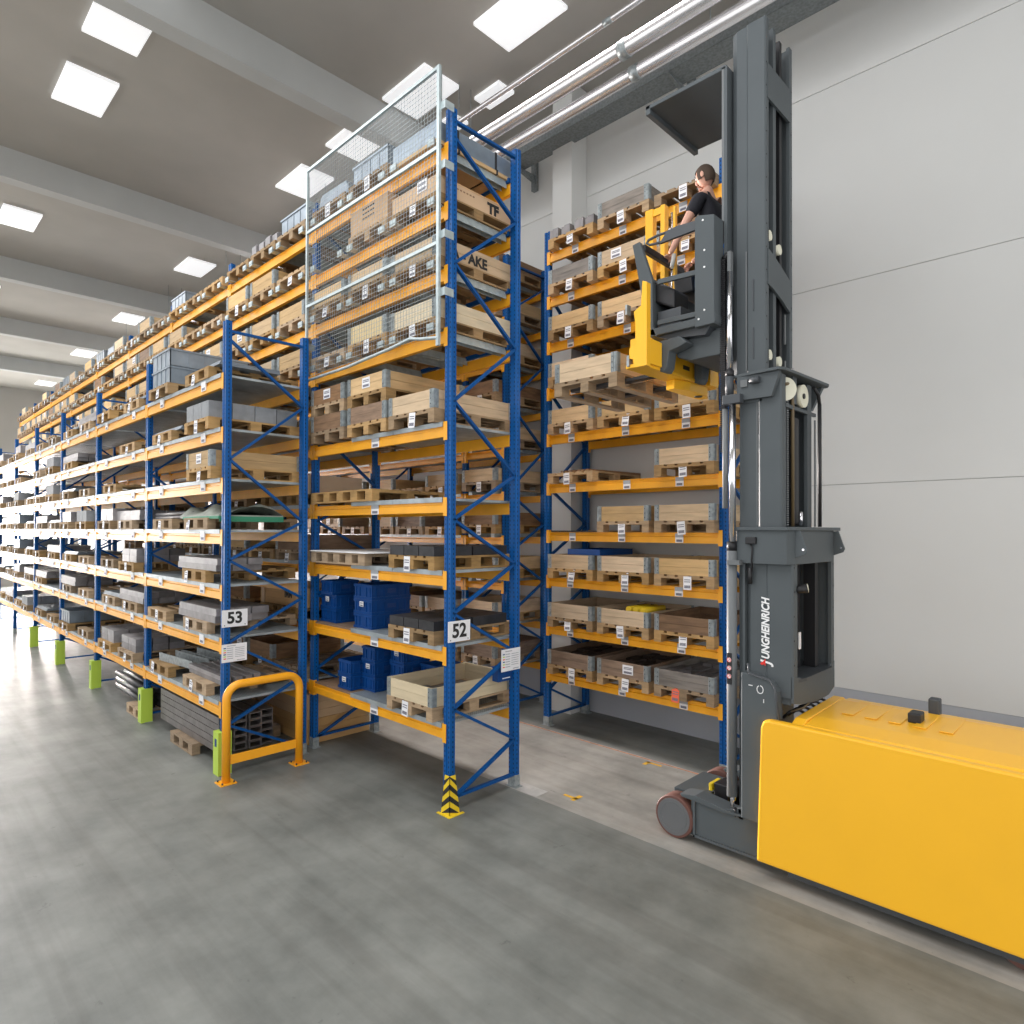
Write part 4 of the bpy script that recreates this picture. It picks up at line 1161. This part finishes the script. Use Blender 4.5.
# collar 1
def ring(name, pts, z0, z1, m=G, bevel=.004): return tp(name, MB().prism(pts, 'z', z0, z1), m, bevel=bevel)
R1 = [(-2.50,5.36),(-2.30,5.335),(-2.06,5.325),(-2.02,5.40),(-2.02,6.32),(-2.06,6.38),(-2.50,6.38)]
ring('mast_head_band', R1, 2.575, 2.855)
tp('mast_head_plate', MB().prism([(-2.52,5.34),(-2.30,5.315),(-2.04,5.30),(-2.0,5.38),(-1.99,6.42),(-2.52,6.42)], 'z', 2.855, 2.885), G, bevel=.004)
for y in (5.41, 6.33):
    tp('gusset', MB().prism([(-2.02,2.85),(-1.98,2.855),(-1.925,2.69),(-1.94,2.66),(-2.02,2.63)], 'y', y-.01, y+.01), G, bevel=.003)
    tp('gusset_bolt', MB().tube([(-1.955,y-.014,2.70),(-1.955,y-.009,2.70)], .010, 10), M['chrome'])
tp('cable_clamp', MB().box(-2.40,-2.31,5.31,5.345,2.74,2.80), M['black'], bevel=.006)
tp('control_cable', MB().tube([(-2.36,5.325,2.75),(-2.345,5.33,2.70),(-2.35,5.325,2.60),(-2.36,5.36,2.54),(-2.38,5.37,2.42)], .007, 6), M['black'])
tp('cable_plug', MB().tube([(-2.38,5.36,2.54),(-2.38,5.36,2.40)], .02, 10), M['black'])
# middle mast
c_section('middle_mast', -2.50, -2.135, 5.42, 6.10, 2.885, 4.17, ch=.012, fr=.10)
tp('mast_back', MB().box(-2.50,-2.46,5.5,6.02,2.885,4.0), M['tgrey2'])
for k in range(4):
    tp('slot_recess', MB().box(-2.34,-2.322,5.4305,5.434,3.02+k*.33,3.2+k*.33), M['black'])
tp('light_strip', MB().box(-2.352,-2.343,5.4305,5.434,2.9,4.0), M['tlight'])
ch1 = MB()
for k in range(58): ch1.box(-2.165,-2.145,5.56,5.60,2.90+k*.0195,2.912+k*.0195)
tp('lift_chain', ch1, M['tlight'])
tp('hydraulic_hose', MB().tube([(-2.14,5.67,2.89),(-2.14,5.67,3.95),(-2.14,5.64,4.06),(-2.14,5.58,4.11),(-2.14,5.50,4.09)], .015, 10), M['brass'])
tp('energy_chain', MB().box(-2.22,-2.15,5.74,5.86,2.9,3.85), M['black'], bevel=.02)
dots = MB()
for k in range(40): dots.box(-2.151,-2.148,5.795,5.803,3.0+k*.02,3.006+k*.02)
tp('chain_pins', dots, M['tlight'])
tp('hose_end', MB().tube([(-2.12,5.80,2.90),(-2.12,5.80,3.02)], .018, 10), M['chrome'])
tp('guide_cable', MB().tube([(-2.075,6.13,2.89),(-2.075,6.13,4.0)], .017, 10), M['black'])
tp('guide_strip', MB().box(-2.10,-2.09,6.06,6.08,2.89,3.85), M['tlight'])
# head of the middle mast with pulleys
R2 = [(-2.54,5.38),(-2.35,5.35),(-2.12,5.33),(-2.09,5.40),(-2.05,6.30),(-2.08,6.36),(-2.54,6.36)]
tp('mast_head_plate', MB().prism(R2, 'z', 4.185, 4.21), G, bevel=.003)
tp('head_bracket', MB().prism([(-2.50,3.98),(-2.20,3.98),(-2.13,4.185),(-2.50,4.185)], 'y', 5.37, 5.42), G, bevel=.003)
tp('head_bracket', MB().prism([(-2.50,3.98),(-2.2,3.98),(-2.10,4.185),(-2.50,4.185)], 'y', 6.28, 6.33), G, bevel=.003)
tp('head_back', MB().box(-2.50,-2.30,5.42,6.28,3.96,4.185), G); tp('head_back', MB().box(-2.15,-2.13,5.66,5.74,3.95,4.185).box(-2.15,-2.13,5.5,6.2,3.90,3.93), G)
tp('pulley', MB().tube([(-2.19,5.575,4.06),(-2.15,5.54,4.06)], .10, 26), M['cream'])
tp('pulley', MB().tube([(-2.16,5.86,4.04),(-2.11,5.86,4.04)], .10, 26), M['cream'])
tp('pulley_axle', MB().tube([(-2.11,5.84,4.035),(-2.10,5.84,4.035)], .024, 12), M['black'])
tp('guide_cable', MB().tube([(-2.075,6.13,4.0),(-2.075,6.10,4.08),(-2.075,6.0,4.13)], .016, 8), M['black'])
tp('clamp_screws', MB().box(-2.46,-2.40,5.355,5.372,4.09,4.15), M['tlight']); tp('sensor', MB().tube([(-2.37,5.345,4.13),(-2.29,5.345,4.13)], .028, 12), M['tgrey2'])
tp('eye_bolt', MB().tube([(-2.13,5.62,4.21),(-2.13,5.62,4.24)], .022, 12), M['chrome'])
# inner mast
c_section('inner_mast', -2.60, -2.285, 5.47, 6.05, 4.205, 7.3, fr=.06, fl=.06)
tp('mast_back', MB().box(-2.60,-2.56,5.55,6.0,4.21,7.3), M['tgrey2'])
tp('inner_rail', MB().box(-2.40,-2.30,5.66,5.72,4.21,7.3), G); tp('inner_rail', MB().box(-2.40,-2.32,5.85,5.90,4.21,7.3), M['black'])
tp('mast_cross_tie', MB().prism([(5.50,4.98),(5.62,4.96),(5.80,4.91),(5.99,4.84),(5.99,5.13),(5.80,5.20),(5.62,5.26),(5.50,5.29)], 'x', -2.30, -2.275), G, bevel=.003)
tp('mast_cross_tie', MB().box(-2.30,-2.28,5.5,5.99,6.6,6.9), G)
tp('light_strip', MB().box(-2.462,-2.452,5.465,5.478,4.25,5.3), M['tlight'])
for k in range(2): tp('slot_recess', MB().box(-2.40,-2.39,5.462,5.478,4.35+k*.42,4.62+k*.42), M['tgrey2'])
for y, z in ((5.56,4.38),(5.77,4.36),(5.56,5.42),(5.77,5.36)):
    tp('guide_roller', MB().tube([(-2.33,y,z),(-2.285,y,z)], .045, 18), M['cream'])
tp('vent_slot', MB().box(-2.31,-2.30,5.92,5.945,4.55,4.82), M['tlight']); tp('vent_slot', MB().box(-2.31,-2.30,5.92,5.945,4.25,4.40), M['tlight'])
bl = MB()
for k in range(14): bl.tube([(-2.287,6.03,4.3+k*.2),(-2.282,6.03,4.3+k*.2)], .007, 6); bl.tube([(-2.287,5.485,4.3+k*.2),(-2.282,5.485,4.3+k*.2)], .007, 6)
tp('bolt_row', bl, M['black'])
# lift cylinders in front of the mast
tp('lift_cylinder', MB().tube([(-2.535,5.35,.56),(-2.535,5.35,2.68)], .043, 20), M['tlight'])
tp('cylinder_collar', MB().tube([(-2.535,5.35,2.68),(-2.535,5.35,2.76)], .043, 20), M['black'])
tp('cylinder_bracket', MB().box(-2.55,-2.44,5.29,5.37,2.56,2.60), M['tlight'])
tp('piston_rod', MB().tube([(-2.52,5.33,2.76),(-2.52,5.33,3.98)], .029, 18), M['chrome'])
tp('cylinder_bracket', MB().box(-2.60,-2.44,5.30,5.38,3.95,4.03), M['tgrey2'], bevel=.006)
tp('lift_cylinder', MB().tube([(-2.60,5.36,3.05),(-2.60,5.36,3.92)], .024, 14), M['tlight'])
tp('lift_cylinder', MB().tube([(-2.56,5.36,4.03),(-2.56,5.36,4.20)], .036, 16), M['tgrey2'])
tp('cylinder_collar', MB().tube([(-2.56,5.36,4.20),(-2.56,5.36,4.25)], .037, 16), M['black'])
tp('piston_rod', MB().tube([(-2.56,5.36,4.25),(-2.56,5.36,5.12)], .026, 18), M['chrome'])
tp('chain_anchor', MB().box(-2.575,-2.545,5.35,5.40,5.0,5.3), M['tlight'])
ch2 = MB()
for k in range(90): ch2.box(-2.655,-2.605,5.37,5.43,3.55+k*.019,3.561+k*.019)
ch2.box(-2.645,-2.615,5.38,5.42,3.55,5.26); ch2.tube([(-2.63,5.40,5.26),(-2.61,5.42,5.30),(-2.58,5.44,5.28)], .028, 8)
tp('energy_chain', ch2, M['black'])
tp('warning_strip', MB().box(-2.557,-2.515,5.300,5.306,1.53,1.80), M['black'])
for k in range(3): tp('warning_symbol', MB().tube([(-2.536,5.300,1.60+k*.07),(-2.536,5.297,1.60+k*.07)], .020, 16), M['white'])
for k in range(3):
    rr = MB(); 
    for q in range(16):
        a, b = 2*PI*q/16, 2*PI*(q+1)/16
        rr.bar((-2.536+.017*math.cos(a),5.2965,1.60+k*.07+.017*math.sin(a)),(-2.536+.017*math.cos(b),5.2965,1.60+k*.07+.017*math.sin(b)),.005,.003)
    rr.bar((-2.548,5.2965,1.588+k*.07),(-2.524,5.2965,1.612+k*.07),.004,.003)
    tp('warning_ring', rr, M['red'])

# cab ------------------------------------------------------------
CF = 4.70
tp('cab_floor', MB().prism([(-3.30,5.25),(-2.64,5.25),(-2.64,6.40),(-3.34,6.40),(-3.42,6.0)], 'z', CF-.02, CF+.05), G, bevel=.006)
tp('cab_underside', MB().prism([(-3.24,CF-.02),(-2.70,CF-.02),(-2.76,CF-.10),(-3.15,CF-.06)], 'y', 5.30, 6.3), M['tgrey2'])
tp('cab_post', MB().prism([(-2.83,4.665),(-2.645,4.665),(-2.645,5.62),(-2.80,5.66),(-2.83,5.645)], 'y', 5.243, 5.42), G, bevel=.006)
sc = MB()
for (x, z) in ((-2.75,5.6),(-2.735,5.33),(-2.735,5.18),(-2.735,4.80),(-2.79,4.73)): sc.tube([(x,5.245,z),(x,5.238,z)], .009, 10)
tp('screws', sc, M['white'])
tp('cab_rear_wall', MB().box(-2.64,-2.61,5.42,6.40,4.70,7.0), G)
tp('rear_wall_edge', MB().box(-2.66,-2.64,5.42,5.45,5.62,7.0), M['tlight'])
tp('overhead_guard', MB().box(-3.45,-2.62,5.42,6.38,6.98,7.02).box(-3.45,-3.40,5.42,6.38,6.93,7.02), G, bevel=.006)
tp('cab_front_shield', MB().prism([(-3.49,5.61),(-3.41,5.62),(-3.27,5.21),(-3.26,4.77),(-3.22,4.67),(-3.31,4.70),(-3.31,5.03),(-3.385,5.08)], 'y', 5.25, 5.30), G, bevel=.006)
tp('cab_front_wall', MB().prism([(-3.31,4.70),(-3.28,4.70),(-3.28,5.20),(-3.31,5.20)], 'y', 5.30, 6.38), G, bevel=.004)
tp('top_rail', MB().bar((-3.40,5.30,5.57),(-3.40,6.05,5.55),.05,.07), M['black'], bevel=.01)
tp('control_console', MB().prism([(-3.34,5.22),(-3.14,5.22),(-3.16,5.40),(-3.36,5.44)], 'y', 5.78, 6.25), M['black'], bevel=.015)
tp('armrest', MB().prism([(-3.36,5.06),(-3.08,4.92),(-3.08,5.10),(-3.14,5.14),(-3.36,5.29)], 'y', 5.33, 5.60), M['black'], bevel=.02)
tp('inner_box', MB().box(-3.27,-3.02,5.34,5.95,4.75,4.93).box(-3.05,-2.95,5.9,6.1,4.75,5.4), M['tgrey2'], bevel=.01)
tp('gate_handle', MB().prism([(-2.82,5.63),(-3.02,5.645),(-3.12,5.635),(-3.20,5.54),(-3.02,5.545),(-2.82,5.55)], 'y', 5.262, 5.292), M['tgrey2'])
tp('gate_loop', MB().tube([(-3.10,5.625,0)[:1]+(5.277,5.625),(-3.22,5.277,5.63),(-3.325,5.277,5.615),(-3.345,5.277,5.59),(-3.31,5.277,5.565),(-3.17,5.277,5.55)], .013, 8), M['tgrey2'])
tp('gate_bar', MB().bar((-3.22,5.275,5.185),(-2.80,5.275,5.165),.03,.045), G, bevel=.004)
tp('gate_bar', MB().bar((-3.22,5.275,4.80),(-2.80,5.275,4.79),.03,.045), G, bevel=.004)
# carriage arms under the cab
tp('carriage', MB().prism([(-3.12,4.60),(-2.62,4.66),(-2.60,4.50),(-2.66,4.42),(-2.95,4.42),(-3.08,4.47)], 'y', 5.38, 6.2), G, bevel=.01)
for y in (5.30, 5.95):
    tp('carriage_hook', MB().prism([(-3.18,4.61),(-2.98,4.62),(-2.90,4.55),(-2.98,4.52),(-3.08,4.50),(-3.10,4.36),(-3.13,4.32),(-3.18,4.33)], 'y', y-.07, y+.07), G, bevel=.008)
tp('carriage_strut', MB().bar((-2.68,5.42,4.70),(-2.60,5.44,4.35),.05,.08), G)
# yellow traverse frame, turret and forks
Yl = M['tyel']
tp('traverse_frame', MB().box(-3.36,-3.20,5.02,6.34,4.37,4.62).box(-3.37,-3.17,4.96,6.34,4.335,4.37), Yl, bevel=.006)
tp('frame_end_plate', MB().prism([(-3.185,5.10),(-3.14,5.08),(-3.14,4.33),(-3.27,4.33),(-3.285,4.41),(-3.325,4.42),(-3.325,4.52),(-3.26,4.53),(-3.26,4.72),(-3.275,4.84),(-3.20,4.88)], 'y', 4.95, 5.02), Yl, bevel=.004)
tp('frame_end_block', MB().box(-3.20,-3.145,5.02,5.22,4.36,4.585), Yl, bevel=.004)
tp('frame_end_plate', MB().box(-3.20,-3.13,6.12,6.30,4.34,4.56), Yl, bevel=.004)
tp('roller_slot', MB().box(-3.2,-3.195,5.15,5.30,4.44,4.48).box(-3.2,-3.195,5.70,5.82,4.44,4.48), M['black'])
tp('buffer', MB().box(-3.36,-3.34,4.94,5.0,4.83,4.92).box(-3.345,-3.32,4.94,5.0,4.35,4.45), M['galv'])
tp('turret_plate', MB().prism([(-3.34,5.62),(-3.24,5.60),(-3.18,5.8),(-3.18,6.15),(-3.24,6.28),(-3.34,6.28)], 'z', 4.24, 4.333), Yl, bevel=.005)
tp('turret_bolts', MB().tube([(-3.25,6.1,4.232),(-3.25,6.1,4.24)], .04, 14), M['steeldark'])
for x0 in (-3.69, -3.51):
    tp('fork_mast_post', MB().box(x0,x0+(.09 if x0 < -3.6 else .05),5.79,5.87,4.45,6.20), Yl, bevel=.004)
tp('fork_mast_tie', MB().box(-3.6,-3.51,5.80,5.83,6.12,6.19), Yl); tp('fork_mast_tie', MB().box(-3.6,-3.51,5.80,5.83,5.0,5.1), Yl)
tp('mast_rod', MB().tube([(-3.40,5.83,4.5),(-3.40,5.83,6.1)], .012, 8), M['chrome']); tp('fork_mast_post', MB().box(-3.375,-3.35,5.81,5.85,4.5,6.15), Yl)
for y in (5.42, 5.98):
    tp('fork', MB().box(-4.35,-3.37,y-.05,y+.05,4.335,4.363).box(-3.38,-3.355,y-.05,y+.05,4.335,4.6), M['steeldark'])
tag(T, 'grey and yellow man-up order picker truck with tall mast standing in the aisle', 'order picker truck')

# load held on the forks
pallet(-4.04, 5.21, 4.265, label='wooden pallet lifted on the truck forks under a pine collar', notag=True)
collar(-4.04, 5.21, 4.41, 'pine', label='light pine collar lifted on the truck forks')
bf = MB().box(-.37,.37,.05,1.1,0,.02); piece('base_board', bf, M['pine'], (-4.04,5.21,4.411), 'board lying inside the collar lifted by the truck', 'board')
# ------------------------------------------------------------------ operator standing in the cab
def skin_mesh(name, verts, edges, radii, m, parent=None, sub=2, roots=(0,)):
    me = bpy.data.meshes.new(name); me.from_pydata([tuple(v) for v in verts], edges, []); me.materials.append(m)
    o = bpy.data.objects.new(name, me); COL.objects.link(o)
    if parent: o.parent = parent
    sk = o.modifiers.new('skin', 'SKIN'); sk.use_smooth_shade = True; sk.branch_smoothing = .6
    if not me.skin_vertices: me.skin_vertices.new()
    for i, r in enumerate(radii):
        s = me.skin_vertices[0].data[i]; s.radius = (r, r) if not isinstance(r, tuple) else r; s.use_root = i in roots
    sb = o.modifiers.new('sub', 'SUBSURF'); sb.levels = sub; sb.render_levels = sub
    return o
# local axes: person faces -x, left side -y. origin between feet
PO = Vector((-3.07, 5.98, 4.752))
V = []; E_ = []; Rd = []; roots = []
def av(x, y, z, r, link=None, root=False):
    V.append((x,y,z)); Rd.append(r); i = len(V)-1
    if link is not None: E_.append((link, i))
    if root: roots.append(i)
    return i
pel = av(.02,0,.93,(.15,.12),root=True); wa = av(.03,0,1.08,(.14,.11),pel); chs_ = av(.02,0,1.27,(.16,.12),wa); nb = av(.0,0,1.42,(.11,.09),chs_)
nk = av(-.01,0,1.50,.055,nb); nt_ = av(-.025,0,1.56,.055,nk)
hips = []
for s in (-1, 1):
    h = av(.02,s*.09,.88,.095,pel); kn = av(-.03,s*.10,.48,.062,h); an = av(.03,s*.10,.09,.042,kn); to = av(-.14,s*.11,.035,.034,an)
# near (left, -y) arm reaching forward and down to the rail, far arm to the console
sh = av(-.0,-.17,1.40,.062,nb); el = av(-.10,-.27,1.14,.045,sh); wr = av(-.235,-.30,.90,.030,el); pm = av(-.265,-.30,.85,.032,wr)
sh2 = av(-.0,.17,1.40,.062,nb); el2 = av(-.08,.24,1.13,.045,sh2); wr2 = av(-.22,.16,.93,.030,el2); pm2 = av(-.27,.14,.90,.032,wr2)
for (px, py, pz, s) in ((-.265,-.30,.85,1), (-.27,.14,.90,-1)):
    for k in range(4):
        oy = (-.030+.020*k)
        a = av(px-.005, py+oy, pz-.005, .0105, None, True); b = av(px-.052+.004*abs(k-1), py+oy*1.15, pz-.020, .0095, a)
        c_ = av(px-.068+.004*abs(k-1), py+oy*1.15, pz-.050, .0085, b); d_ = av(px-.052, py+oy*1.1, pz-.072, .0075, c_)
    a = av(px+.005, py+.02*s, pz, .012, None, True); b = av(px-.02, py+.045*s, pz-.028, .0105, a); c_ = av(px-.045, py+.045*s, pz-.050, .009, b)
body = skin_mesh('person', V, E_, Rd, M['skin'], None, 2, roots)
body.location = PO
tag(body, 'person in a black t-shirt and blue jeans standing in the truck cab, arm reaching forward', 'person')
# head as its own smooth surface joined to the neck
bm = bmesh.new(); bmesh.ops.create_uvsphere(bm, u_segments=28, v_segments=20, radius=1)
for v in bm.verts:
    x, y, z = v.co
    f = 1.0
    if z < 0: f = 1 - .30*(-z)**1.5
    v.co = Vector((x*.098*(f if x > 0 else (f*.92+.08)), y*.076*f, z*.118))
    if v.co.x < -.05: v.co.x = -.05 + (v.co.x+.05)*.75
def blob(c, r, m=0):
    q = bmesh.ops.create_uvsphere(bm, u_segments=12, v_segments=8, radius=1)
    for v in q['verts']: v.co = Vector((v.co.x*r[0]+c[0], v.co.y*r[1]+c[1], v.co.z*r[2]+c[2]))
blob((-.092,0,-.012),(.020,.013,.026)); blob((-.082,0,-.062),(.012,.026,.006)); blob((-.080,0,-.072),(.012,.022,.006)); blob((-.072,0,-.098),(.022,.024,.016))
for s in (-1,1): blob((.008,s*.078,-.005),(.020,.008,.032))
me = bpy.data.meshes.new('head'); bm.to_mesh(me); bm.free(); me.materials.append(M['skin'])
for p_ in me.polygons: p_.use_smooth = True
hd = mobj('head', me, body, (-.045, 0, 1.665)); hd.rotation_euler = (0,-.25,0)
for s in (-1,1):
    e = MB(); 
    bm = bmesh.new(); bmesh.ops.create_uvsphere(bm, u_segments=12, v_segments=8, radius=.011); me = bpy.data.meshes.new('eye'); bm.to_mesh(me); bm.free(); me.materials.append(M['white'])
    eo = mobj('eye', me, hd, (-.080, s*.030, .012))
    bm = bmesh.new(); bmesh.ops.create_uvsphere(bm, u_segments=10, v_segments=6, radius=.0055); me = bpy.data.meshes.new('iris'); bm.to_mesh(me); bm.free(); me.materials.append(M['ink'])
    mobj('iris', me, hd, (-.0885, s*.030, .012))
    mobj('eyebrow', MB().bar((-.088,s*.016,.034),(-.080,s*.045,.034),.006,.006).mesh('eyebrow', M['hair']), hd)
bm = bmesh.new(); bmesh.ops.create_uvsphere(bm, u_segments=28, v_segments=20, radius=1)
bmesh.ops.delete(bm, geom=[v for v in bm.verts if v.co.z < (-.35 if v.co.x < .15 else -.8) or (v.co.x < -.45 and v.co.z < .5)], context='VERTS')
for v in bm.verts: v.co = Vector((v.co.x*.106, v.co.y*.083, v.co.z*.126))
me = bpy.data.meshes.new('hair'); bm.to_mesh(me); bm.free(); me.materials.append(M['hair'])
ho_ = mobj('hair', me, hd); so_ = ho_.modifiers.new('solid', 'SOLIDIFY'); so_.thickness = .006
# clothing follows the same skeleton, slightly larger
SV = [(.02,0,.90),(.03,0,1.08),(.02,0,1.27),(.0,0,1.42),(-.008,0,1.475),(0,-.17,1.40),(-.055,-.225,1.25),(-.075,-.245,1.20),(0,.17,1.40),(-.045,.21,1.25),(-.06,.22,1.20)]
SE = [(0,1),(1,2),(2,3),(3,4),(3,5),(5,6),(6,7),(3,8),(8,9),(9,10)]
SR = [(.175,.14),(.16,.13),(.18,.14),(.125,.105),.072,.082,.070,.068,.082,.070,.068]
skin_mesh('shirt', SV, SE, SR, M['shirt'], body, 2)
JV = [(.02,0,.97),(.02,0,.90)]; JE = [(0,1)]; JR = [(.165,.13),(.165,.135)]
for s in (-1,1):
    b = len(JV); JV += [(.02,s*.09,.84),(-.03,s*.10,.48),(.03,s*.10,.12)]; JE += [(1,b),(b,b+1),(b+1,b+2)]; JR += [.11,.078,.062]
skin_mesh('jeans', JV, JE, JR, M['jeans'], body, 2)
for s in (-1,1):
    sh_ = MB(); sh_.prism([(-.20,.0),(.09,.0),(.09,.09),(.0,.10),(-.12,.06),(-.20,.04)], 'y', s*.105-.045, s*.105+.045); sh_.build('shoe', M['black'], body, bevel=.015)
hg = MB().tube([(-3.30,5.66,5.46),(-3.30,5.70,5.60)], .022, 10); tp('control_grip', hg, M['glove'])
# ------------------------------------------------------------------ light
sc_ = bpy.context.scene
wd = bpy.data.worlds.new('daylight'); sc_.world = wd; wd.use_nodes = True
wd.node_tree.nodes['Background'].inputs[0].default_value = (.975,.975,.98,1); wd.node_tree.nodes['Background'].inputs[1].default_value = 1.12
def area(name, loc, rot, sx, sy, power, col=(1,1,1), spread=PI):
    l = bpy.data.lights.new(name, 'AREA'); l.shape = 'RECTANGLE'; l.size = sx; l.size_y = sy; l.energy = power; l.color = col; l.spread = spread
    o = bpy.data.objects.new(name, l); COL.objects.link(o); o.location = loc; o.rotation_euler = rot; return o
# ceiling skylight rows
for x in (-26, -18, -10, -3):
    area('skylight_lamp', (x, 1.0, CZ-.7), (0,0,0), 5.5, 5, 240, (.97,.98,1))
for x in (-24, -14, -5): area('aisle_fill_light', (x, 6.2, CZ-1.0), (0,0,0), 5, .8, 58, (1,.96,.95), math.radians(70))  # added fill lamps, put over the aisle to brighten its floor
# daylight gate at the far end of the aisles
area('gate_daylight', (-39.5, 6.1, 2.0), (0,-PI/2,0), 3.6, 1.7, 520, (1,.90,.85), math.radians(22))
area('gate_daylight', (-39.5, -1.0, 3.2), (0,-PI/2,0), 5, 8, 230, (1,.93,.88), math.radians(90))
sun = None
# ------------------------------------------------------------------ camera
cam = bpy.data.cameras.new('camera'); co = bpy.data.objects.new('camera', cam); COL.objects.link(co)
FPX, YAW, PITCH, CX, CY, ROLL = 642.5, math.radians(45.19), math.radians(.565), 504.87, 524.09, math.radians(.165)
Fh = Vector((-math.cos(YAW), math.sin(YAW), 0)); Rg = Vector((math.sin(YAW), math.cos(YAW), 0)); Up = Vector((0,0,1))
F = Fh*math.cos(PITCH)+Up*math.sin(PITCH); U = Up*math.cos(PITCH)-Fh*math.sin(PITCH)
R2 = Rg*math.cos(ROLL)+U*math.sin(ROLL); U2 = U*math.cos(ROLL)-Rg*math.sin(ROLL)
mw = Matrix((R2, U2, -F)).transposed().to_4x4(); mw.translation = CAM
co.matrix_world = mw
cam.sensor_fit = 'HORIZONTAL'; cam.sensor_width = 36; cam.lens = FPX/1024*36
cam.shift_x = (512-CX)/1024; cam.shift_y = (CY-512)/1024
cam.clip_start = .05; cam.clip_end = 200
sc_.camera = co
vs = sc_.view_settings; sc_.display_settings.display_device = 'sRGB'
vs.view_transform = 'Standard'; vs.look = 'None'; vs.gamma = 1; vs.exposure = .60; vs.use_curve_mapping = False
